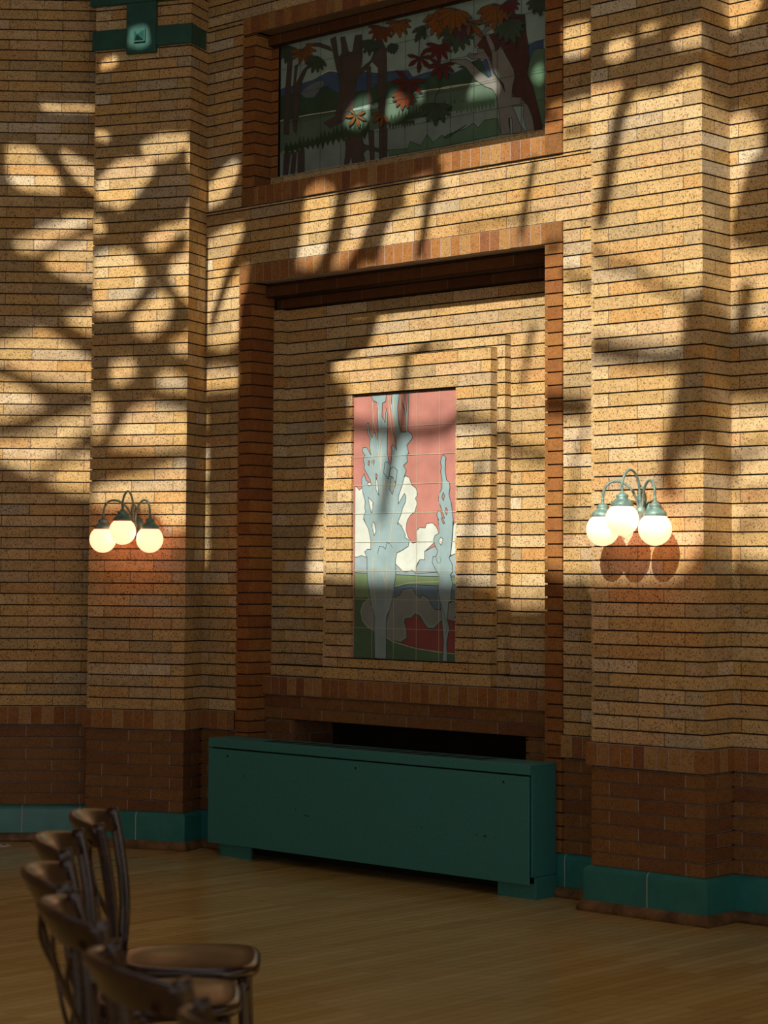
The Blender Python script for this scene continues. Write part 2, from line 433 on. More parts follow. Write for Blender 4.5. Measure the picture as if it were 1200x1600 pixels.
# floor
FLOOR,nt,bs=mat('maple_strip_floor')
tc=nt.nodes.new('ShaderNodeTexCoord'); mp=nt.nodes.new('ShaderNodeMapping'); mp.inputs['Rotation'].default_value=(0,0,math.radians(-46.5))
nt.links.new(tc.outputs['Object'],mp.inputs['Vector'])
bt=nt.nodes.new('ShaderNodeTexBrick'); bt.offset=.37; bt.offset_frequency=2
for k_,v_ in (('Scale',1.0),('Mortar Size',.0011),('Brick Width',.9),('Row Height',.057),('Mortar Smooth',.3),('Bias',0.0)): bt.inputs[k_].default_value=v_
bt.inputs['Color1'].default_value=(0,0,0,1); bt.inputs['Color2'].default_value=(1,1,1,1); bt.inputs['Mortar'].default_value=(.5,.5,.5,1)
nt.links.new(mp.outputs[0],bt.inputs['Vector'])
rf=ramp(nt,[(0,(.52,.35,.115)),(.25,(.64,.47,.18)),(.5,(.57,.40,.145)),(.75,(.70,.53,.22)),(1,(.54,.36,.11))]); nt.links.new(bt.outputs['Color'],rf.inputs[0])
mp2=nt.nodes.new('ShaderNodeMapping'); mp2.inputs['Rotation'].default_value=(0,0,math.radians(-46.5)); mp2.inputs['Scale'].default_value=(2.5,60,1)
nt.links.new(tc.outputs['Object'],mp2.inputs['Vector'])
g1=noise(nt,1.0,5,.6,mp2.outputs[0]); rg=ramp(nt,[(.3,(.70,.66,.56)),(.7,(1.12,1.1,1.02))]); nt.links.new(g1.outputs['Fac'],rg.inputs[0])
c=mix(nt,rf.outputs[0],rg.outputs[0],.75,'MULTIPLY'); c=mix(nt,c,(.05,.025,.01),bt.outputs['Fac'])
nt.links.new(c,bs.inputs['Base Color'])
g2=noise(nt,1.3,3,.5,tc.outputs['Object']); rr=ramp(nt,[(.3,(.15,.15,.15)),(.7,(.24,.24,.24))]); nt.links.new(g2.outputs['Fac'],rr.inputs[0]); nt.links.new(rr.outputs[0],bs.inputs['Roughness'])
bs.inputs['Specular IOR Level'].default_value=.5; bs.inputs['Coat Weight'].default_value=.25; bs.inputs['Coat Roughness'].default_value=.16
bp=nt.nodes.new('ShaderNodeBump'); bp.inputs['Strength'].default_value=.06; bp.inputs['Distance'].default_value=.002; nt.links.new(g1.outputs['Fac'],bp.inputs['Height']); nt.links.new(bp.outputs[0],bs.inputs['Normal'])
b=MB(); b.box((-7,-3,-.05),(7,13.5,0)); struct(b.build('floor',[FLOOR]))
# rubble and dust backing behind the walls is not seen; unseen roof slab, its holes shaped to cast the sun patches
def parse(s): return [tuple(int(v)/1000 for v in p.split(',')) for p in s.split()]
HR=6.5
SUN_HOLES=[
'-516,4654 -502,4656 -486,4679 219,6054 210,6087 63,6204 37,6266 1,6316 -4,6354 35,6422 248,6621 273,6628 310,6618 324,6629 375,6729 364,6866 313,6916 285,6924 198,6839 198,6865 222,6929 210,6949 135,6984 27,6991 -55,7104 -90,7118 -182,7054 -446,6716 -515,6652 -540,6660 -559,6691 -556,6716 -245,7104 -202,7147 -137,7191 -119,7216 -134,7254 -232,7354 -244,7379 -210,7679 -236,7716 -390,7818 -413,7816 -424,7804 -422,7791 -380,7741 -390,7724 -402,7726 -552,7848 -752,8034 -990,8186 -1027,8179 -1035,8166 -1027,8104 -1100,8029 -1062,7979 -1127,8005 -1180,7979 -1365,7744 -1390,7758 -1401,7791 -1217,8041 -1218,8066 -1244,8091 -1165,8084 -1127,8110 -1105,8141 -1152,8181 -1252,8228 -1272,8216 -1293,8179 -1302,8154 -1293,8129 -1302,8121 -1377,8150 -1440,8132 -1496,8091 -1602,7969 -1623,7979 -1690,8060 -1715,8047 -1790,7973 -1890,7903 -2040,7909 -2090,7884 -2116,7841 -2120,7804 -2087,7729 -2072,7666 -2106,7579 -2140,7529 -2140,7504 -1927,7254 -1915,7248 -1890,7263 -1706,7541 -1709,7579 -1768,7629 -1777,7654 -1765,7662 -1752,7657 -1677,7604 -1508,7591 -1496,7566 -1502,7541 -1527,7536 -1565,7543 -1578,7529 -1451,7441 -1445,7416 -1465,7415 -1490,7427 -1615,7507 -1652,7512 -1842,7229 -1856,7204 -1855,7179 -1792,7104 -1677,7011 -1652,6999 -1590,6992 -1559,6966 -1225,6491 -1215,6454 -1240,6426 -1265,6429 -1440,6682 -1615,6913 -1665,6913 -1690,6923 -1790,6998 -1927,7128 -1952,7121 -2015,7065 -2215,6802 -2240,6793 -2252,6802 -2256,6841 -2070,7091 -1996,7166 -1983,7191 -2159,7404 -2202,7437 -2240,7437 -2340,7460 -2402,7443 -2455,7416 -2558,7304 -2707,7166 -2804,7029 -2826,6966 -2652,6747 -2420,6516 -1990,6127 -1977,6126 -1959,6141 -1877,6269 -1802,6350 -1695,6516 -1590,6607 -1568,6604 -1562,6591 -1572,6566 -1683,6466 -1752,6351 -1867,6216 -1939,6091 -1929,6054 -1740,5835 -1590,5719 -1490,5501 -1364,5416 -1359,5341 -1383,5154 -1382,5091 -1367,5066 -1040,4786 -1015,4774 -860,4816 -702,4932 -677,4929',
'-527,4947 -565,5012 -640,4993 -654,5016 -633,5041 -577,5062 -552,5054 -506,4979 -505,4954',
'-427,5064 -502,5118 -566,5229 -566,5254 -527,5330 -552,5318 -581,5279 -640,5230 -677,5239 -727,5279 -765,5271 -804,5216 -815,5112 -877,5116 -894,5141 -896,5254 -883,5291 -745,5466 -634,5579 -558,5679 -754,5916 -879,6104 -881,6141 -827,6190 -802,6181 -704,6029 -590,5875 -502,5792 -475,5804 -389,5941 -387,5966 -454,6104 -504,6241 -501,6304 -577,6414 -603,6454 -631,6566 -628,6616 -615,6618 -601,6604 -580,6491 -555,6441 -481,6341 -467,6241 -430,6141 -356,5979 -327,5941 -277,5941 -215,6007 -190,6017 -204,5954 -190,5949 -65,6121 -40,6121 -6,6066 -12,6041 -127,5866 -119,5841 -60,5779 -52,5754 -188,5479 -202,5470 -227,5485 -365,5638 -390,5610 -491,5404 -497,5379 -490,5372 -452,5375 -349,5329 -327,5304 -336,5291 -352,5290 -465,5328 -528,5241 -531,5216 -520,5191 -490,5154 -411,5091 -405,5079',
'-1402,5600 -1411,5616 -1406,5629 -1303,5816 -1235,5891 -1152,6028 -1104,6079 -1015,6135 -1009,6116 -1021,6104 -1132,6016 -1201,5891 -1274,5804',
'-1002,6158 -1181,6341 -1184,6366 -1152,6434 -1140,6449 -1115,6446 -984,6316 -940,6254 -961,6191',
'-690,6739 -696,6754 -688,6804 -763,6954 -752,6971 -727,6967 -645,6804 -652,6760 -665,6736',
'-1190,6886 -1205,6904 -1194,6929 -1032,7141 -990,7183 -977,7187 -967,7166 -987,7129',
'256,7029 273,7023 285,7029 326,7116 310,7143 235,7189 198,7198 173,7191 167,7141 180,7104',
'-715,7077 -760,7104 -781,7129 -777,7165 -752,7168 -689,7116 -686,7091',
'-527,7103 -551,7129 -540,7137 -527,7130 -514,7116',
'510,7266 623,7261 663,7291 686,7329 686,7354 623,7422 573,7468 548,7458 484,7329 484,7304',
'135,7304 160,7307 163,7329 99,7391 77,7379 74,7354',
'-852,7312 -865,7321 -866,7341 -825,7416 -827,7452 -965,7588 -1102,7679 -1140,7716 -1120,7716 -1078,7691 -927,7580 -850,7504 -815,7472 -790,7475 -627,7659 -602,7668 -591,7654 -597,7629 -755,7441 -758,7416 -701,7366 -693,7354 -702,7342 -765,7401 -777,7400',
'-46,7329 -15,7322 3,7329 26,7404 10,7434 -47,7479 -77,7482 -107,7454 -118,7429 -91,7354',
'-3391,7354 -3365,7364 -3349,7391 -3200,7704 -3202,7728 -3227,7735 -3490,7735 -3677,7760 -3790,7760 -3840,7747 -3873,7716 -3869,7679 -3815,7639 -3652,7592 -3552,7537 -3525,7491 -3502,7384 -3465,7364',
'-315,7538 -407,7616 -414,7641 -402,7656 -387,7654 -298,7566 -289,7541',
'-3196,7804 -3165,7800 -3140,7823 -3068,7966 -3066,7991 -3075,8004 -3265,8128 -3390,8121 -3445,8091 -3527,8028 -3612,7991 -3619,7979 -3614,7966 -3377,7852',
'-133,7916 -115,7906 -95,7916 -31,8054 -46,8079 -123,8154 -140,8160 -161,8141 -218,8016 -207,7991',
'-4008,7966 -3890,7960 -3852,7977 -3751,8191 -3752,8205 -3765,8210 -3827,8188 -3965,8131 -4123,8029 -4124,8016 -4108,8004',
'-3700,8041 -3677,8034 -3615,8064 -3534,8154 -3509,8229 -3515,8262 -3535,8279 -3577,8291 -3604,8279 -3699,8079',
'-4219,8054 -4202,8047 -4177,8056 -3665,8377 -3636,8416 -3627,8455 -3652,8459 -3732,8429 -4140,8264 -4340,8229 -4368,8191 -4376,8154 -4365,8141 -4265,8093',
'-3046,8129 -3002,8118 -2977,8150 -2976,8179 -3052,8259 -3090,8268 -3152,8246 -3169,8229 -3175,8204 -3152,8182',
'-1784,8141 -1727,8152 -1665,8182 -1463,8316 -1447,8354 -1450,8391 -1489,8479 -1527,8501 -1565,8512 -1590,8504 -1647,8404 -1765,8280 -1852,8232 -1845,8204',
'-2719,8154 -2702,8148 -2690,8156 -2664,8216 -2668,8241 -2712,8329 -2827,8443 -2890,8423 -2971,8416 -2983,8391 -2977,8358 -2852,8284',
'-355,8216 -327,8216 -312,8241 -295,8304 -315,8325 -340,8329 -365,8312 -371,8279',
'-3381,8291 -3277,8327 -3252,8345 -3246,8379 -3252,8410 -3302,8424 -3365,8433 -3391,8416 -3433,8341 -3422,8316',
'-1944,8316 -1915,8312 -1871,8341 -1659,8566 -1637,8604 -1632,8641 -1668,8729 -1690,8756 -1733,8779 -1777,8790 -1832,8741 -2038,8441 -2015,8388',
'-4275,8341 -4202,8352 -3940,8441 -3927,8454 -3926,8479 -3984,8541 -4040,8568 -4140,8593 -4165,8591 -4186,8566 -4261,8416 -4280,8366',
'-2591,8404 -2563,8416 -2470,8566 -2365,8647 -2296,8741 -2352,8793 -2390,8800 -2477,8769 -2702,8625 -2723,8629 -2711,8666 -2665,8722 -2465,8869 -2252,8974 -2233,9004 -2228,9041 -2265,9076 -2340,9125 -2465,9170 -2491,9154 -2540,9074 -2627,9073 -2727,9085 -2827,9068 -2847,9054 -2849,9029 -2835,8991 -2815,8970 -2790,8961 -2752,8964 -2640,9009 -2577,9017 -2567,9004 -2615,8906 -2740,8871 -2790,8805 -2796,8779 -2794,8679 -2760,8616 -2758,8554 -2677,8431',
'-577,8404 -565,8402 -548,8416 -525,8504 -526,8529 -586,8591 -640,8608 -690,8584 -707,8566 -713,8541',
'-3081,8491 -2965,8526 -2902,8573 -2862,8616 -2849,8654 -2856,8679 -2890,8729 -2915,8736 -3115,8644 -3152,8617 -3153,8554',
'-3696,8566 -3590,8558 -3565,8566 -3500,8691 -3501,8729 -3702,8883 -3752,8884 -3865,8847 -3977,8806 -4077,8756 -4110,8716 -4107,8691 -3877,8602 -3777,8574',
'-3257,8704 -3227,8699 -3135,8716 -3015,8776 -2940,8840 -2935,8916 -2963,9029 -2981,9054 -3027,9069 -3077,9084 -3152,9085 -3190,9079 -3204,9066 -3347,8779 -3340,8753',
'-942,8804 -927,8806 -910,8829 -912,8854 -925,8866 -944,8866 -964,8841',
'-1071,8841 -1027,8841 -1014,8854 -1009,8891 -1038,9016 -1065,9043 -1081,9041 -1152,8955 -1158,8916 -1142,8879',
'-3442,8866 -3415,8862 -3402,8874 -3326,9029 -3327,9043 -3340,9048 -3402,9027 -3527,8975 -3557,8954 -3542,8929',
'-1316,9029 -1277,9024 -1252,9036 -1188,9129 -1190,9167 -1251,9216 -1302,9221 -1365,9204 -1377,9191 -1379,9141 -1355,9079',
'-3383,9179 -3277,9167 -3252,9186 -3131,9441 -3152,9449 -3240,9418 -3390,9358 -3516,9279 -3523,9254 -3502,9224',
'-3078,9191 -3052,9203 -3039,9241 -3050,9279 -3077,9305 -3102,9284 -3132,9216 -3126,9204',
'-2904,9279 -2815,9307 -2602,9416 -2585,9441 -2590,9493 -2540,9465 -2502,9460 -2440,9461 -2377,9485 -2340,9489 -2337,9479 -2385,9366 -2365,9345 -2277,9298 -2240,9294 -2152,9326 -2086,9379 -2081,9404 -2097,9454 -2127,9472 -2177,9484 -2323,9491 -2300,9541 -2301,9566 -2465,9629 -2596,9616 -2606,9604 -2615,9519 -2727,9571 -2827,9568 -2965,9509 -3016,9416 -3007,9379 -2965,9344',
'-3579,9316 -3552,9320 -3219,9479 -3090,9528 -3069,9554 -3073,9579 -3127,9574 -3227,9556 -3640,9384 -3656,9366 -3652,9335 -3640,9325',
'-3454,9679 -3252,9673 -3219,9691 -3200,9729 -3192,9791 -3247,9929 -3265,9945 -3352,9947 -3390,9943 -3415,9927 -3474,9816 -3499,9741 -3498,9716',
'-3031,9691 -3015,9685 -2993,9704 -2939,9829 -2952,9858 -3040,9913 -3077,9931 -3102,9930 -3117,9904 -3124,9854 -3092,9754',
'-2805,9716 -2777,9712 -2759,9741 -2770,9766 -2806,9791 -2840,9802 -2859,9779 -2855,9754',
'-2344,10116 -2290,10110 -2260,10129 -2232,10216 -2249,10241 -2284,10254 -2340,10258 -2395,10179 -2397,10154',
'-2621,10129 -2552,10123 -2515,10132 -2493,10154 -2515,10185 -2552,10197 -2590,10188 -2629,10166',
'-3102,10154 -2977,10148 -2927,10159 -2827,10161 -2770,10179 -2761,10191 -2766,10204 -2877,10210 -2940,10197 -3077,10197 -3102,10185']
LOWER_MURAL=[
('rose',0,'1078,2563 1836,2571 1840,1107 1076,1113'),
('white',1,'1091,2061 1106,2054 1124,2039 1142,2049 1225,2039 1263,1845 1264,1723 1181,1668 1142,1677 1112,1668 1091,1670'),
('sky',1,'1091,1670 1112,1669 1142,1677 1181,1668 1264,1670 1265,1586 1091,1588'),
('sky',0,'1371,1654 1838,1654 1838,1563 1710,1565 1557,1567 1400,1576 1193,1581 1091,1586 1091,1607'),
('white',1,'1446,2086 1466,2109 1494,2098 1512,2058 1543,2039 1554,2006 1540,1985 1551,1959 1537,1913 1503,1893 1482,1867 1475,1843 1475,1846 1472,1815 1489,1773 1521,1743 1552,1750 1548,1809 1572,1827 1610,1824 1620,1847 1661,1852 1689,1831 1703,1808 1713,1772 1648,1726 1607,1698 1608,1654 1573,1654 1546,1623 1546,1580 1518,1598 1470,1587 1445,1595 1392,1634 1370,1722 1369,1879 1370,1844 1390,1931'),
('sky',1,'1546,1608 1573,1654 1608,1654 1607,1698 1669,1723 1716,1721 1717,1588 1546,1580'),
('white',1,'1840,1857 1814,1847 1810,1842 1804,1771 1791,1675 1839,1692'),
('sky',1,'1781,1669 1839,1692 1839,1568 1778,1568'),
('green',1,'1091,1583 1193,1580 1400,1574 1557,1567 1710,1565 1840,1561 1840,1518 1711,1514 1557,1515 1386,1483 1386,1446 1216,1444 1092,1445'),
('dgreen',0,'1092,1448 1216,1449 1239,1266 1250,1115 1088,1114'),
('line',-7,'1383,1506 1477,1528 1588,1535 1704,1537 1838,1538'),
('blue',1,'1383,1502 1477,1519 1560,1520 1711,1515 1840,1523 1840,1437 1779,1421 1725,1389 1684,1389 1650,1424 1636,1449 1595,1467 1574,1451 1547,1469 1519,1502 1477,1494 1449,1494 1428,1462 1386,1449'),
('gray',1,'1372,1446 1428,1462 1449,1494 1477,1497 1519,1502 1547,1469 1574,1451 1595,1467 1636,1449 1650,1424 1684,1389 1728,1387 1739,1334 1698,1307 1678,1287 1630,1288 1603,1316 1575,1351 1540,1366 1513,1340 1471,1339 1464,1318 1482,1277 1482,1231 1430,1209 1328,1227 1327,1305 1352,1368'),
('gray',1,'1212,1445 1158,1412 1140,1370 1152,1322 1195,1286 1249,1268 1248,1408'),
('gray',1,'1772,1421 1799,1431 1840,1442 1840,1323 1765,1337'),
('maroon',1,'1540,1366 1575,1351 1603,1316 1630,1288 1678,1287 1698,1307 1732,1334 1772,1337 1840,1323 1841,1162 1712,1165 1548,1181 1430,1209 1482,1231 1482,1277 1464,1318 1471,1339 1513,1340'),
('seafoam',-22,'1437,1217 1472,1236 1468,1277 1452,1318 1461,1344 1513,1350 1540,1374 1582,1359 1613,1321 1637,1298 1674,1297 1691,1315 1725,1338'),
('dgreen',0,'1328,1232 1430,1206 1548,1179 1712,1163 1841,1158 1840,1110 1329,1114'),
('line',-8,'1331,1232 1388,1209 1548,1179 1712,1164 1840,1158'),
('line',-8,'1205,1445 1158,1412 1140,1370 1152,1322 1195,1286 1242,1268'),
('bark',1,'1247,1112 1242,1303 1245,1340 1230,1381 1216,1418 1205,1470 1190,1539 1185,1618 1185,1665 1167,1697 1188,1712 1212,1710 1213,1760 1195,1823 1154,1882 1169,1861 1158,1892 1172,1919 1165,1940 1168,1977 1150,2025 1142,2073 1142,2102 1160,2128 1174,2093 1211,2069 1207,2092 1159,2157 1163,2179 1152,2205 1166,2229 1144,2254 1151,2272 1177,2274 1210,2230 1198,2283 1205,2320 1187,2348 1176,2401 1190,2409 1201,2347 1220,2325 1223,2351 1241,2353 1258,2302 1263,2366 1255,2461 1262,2514 1222,2532 1214,2560 1322,2560 1319,2521 1294,2512 1291,2438 1315,2406 1321,2484 1330,2458 1334,2389 1331,2247 1342,2194 1360,2175 1367,2246 1360,2272 1381,2279 1402,2249 1387,2376 1358,2482 1365,2559 1421,2559 1408,2485 1415,2401 1433,2348 1471,2346 1468,2430 1443,2504 1473,2445 1481,2559 1489,2558 1484,2398 1482,2351 1511,2334 1518,2313 1476,2273 1490,2231 1476,2221 1480,2184 1452,2164 1473,2137 1459,2107 1446,2065 1418,2003 1415,1956 1460,2013 1471,1997 1467,1966 1447,1935 1440,1909 1415,1863 1412,1843 1412,1857 1440,1836 1468,1789 1465,1774 1497,1758 1490,1727 1448,1706 1406,1691 1396,1649 1400,1566 1389,1519 1379,1451 1359,1384 1334,1347 1331,1305 1332,1115'),
('rose',1,'1224,2203 1237,2197 1230,2176 1217,2190'),
('rose',1,'1192,2199 1203,2196 1197,2172 1188,2180'),
('white',1,'1249,2099 1261,2086 1272,2006 1251,2039'),
('white',1,'1192,1997 1230,1968 1219,1907 1206,1939'),
('rose',1,'1249,2128 1259,2117 1255,2099 1247,2105'),
('white',1,'1230,1861 1241,1854 1252,1807 1238,1787 1220,1844'),
('white',1,'1185,2075 1204,2081 1217,2068 1196,2060'),
('gray',1,'1357,2096 1378,2106 1396,2067 1372,2010 1351,2036'),
('bark',1,'1347,2110 1357,2151 1382,2159 1407,2139 1396,2072 1375,2104'),
('bark',1,'1307,2127 1314,2184 1332,2189 1357,2167 1343,2094 1318,2116'),
('streak',-8,'1222,2516 1231,2409 1252,2345 1273,2196'),
('streak',-8,'1258,2525 1273,2386 1284,2143'),
('streak',-8,'1336,2552 1359,2388 1381,2277'),
('streak',-8,'1372,2545 1380,2476 1405,2391'),
('streak',-8,'1422,2547 1436,2452 1430,2385'),
('streak',-8,'1446,2546 1471,2451 1473,2351'),
('streak',-8,'1292,2280 1289,2143 1299,1980'),
('streak',-8,'1319,2479 1302,2385 1281,2291'),
('streak',-8,'1351,2546 1366,2456 1402,2297'),
('streak',-8,'1313,2090 1319,2011 1334,1942'),
('streak',-8,'1237,1670 1229,1565 1255,1408'),
('streak',-8,'1336,1654 1333,1513 1322,1393'),
('streak',-8,'1376,1879 1356,1754'),
('streak',-8,'1284,1864 1278,1754'),
('streak',-8,'1304,1586 1319,1539 1333,1482'),
('streak',-8,'1354,1587 1343,1545 1333,1482'),
('streak',-8,'1750,1741 1751,1619 1755,1507'),
('streak',-8,'1723,1741 1744,1619 1751,1568'),
('ink',-4,'1264,1686 1278,1728 1307,1725 1324,1712 1335,1749 1356,1741 1376,1720'),
('bark',1,'1741,2214 1758,2196 1755,2180 1752,2129 1762,2078 1783,2062 1786,2036 1779,2001 1796,1954 1807,1883 1814,1839 1807,1857 1807,1822 1797,1720 1791,1680 1781,1664 1804,1629 1805,1588 1791,1573 1808,1527 1795,1466 1799,1436 1779,1426 1772,1339 1786,1289 1766,1213 1773,1116 1736,1115 1746,1212 1732,1339 1721,1425 1707,1496 1714,1567 1683,1608 1663,1639 1669,1670 1690,1672 1703,1700 1682,1731 1672,1762 1682,1782 1713,1797 1713,1823 1702,1874 1709,1864 1695,1890 1702,1915 1722,1910 1733,1879 1750,1874 1722,1935 1705,1977 1715,2012 1729,2032 1732,2078 1721,2125 1728,2150 1718,2171 1731,2207'),
('rose',1,'1739,2013 1749,1994 1742,1968 1730,1986'),
('rose',1,'1759,1931 1770,1919 1764,1891 1751,1909'),
('rose',1,'1726,1876 1740,1869 1751,1847 1740,1846'),
('white',1,'1723,1774 1740,1764 1727,1731 1706,1751'),
('ink',-4,'1690,1672 1700,1639 1717,1635 1727,1654 1713,1672'),
('ink',-5,'1725,1425 1752,1354 1772,1314 1762,1258')]
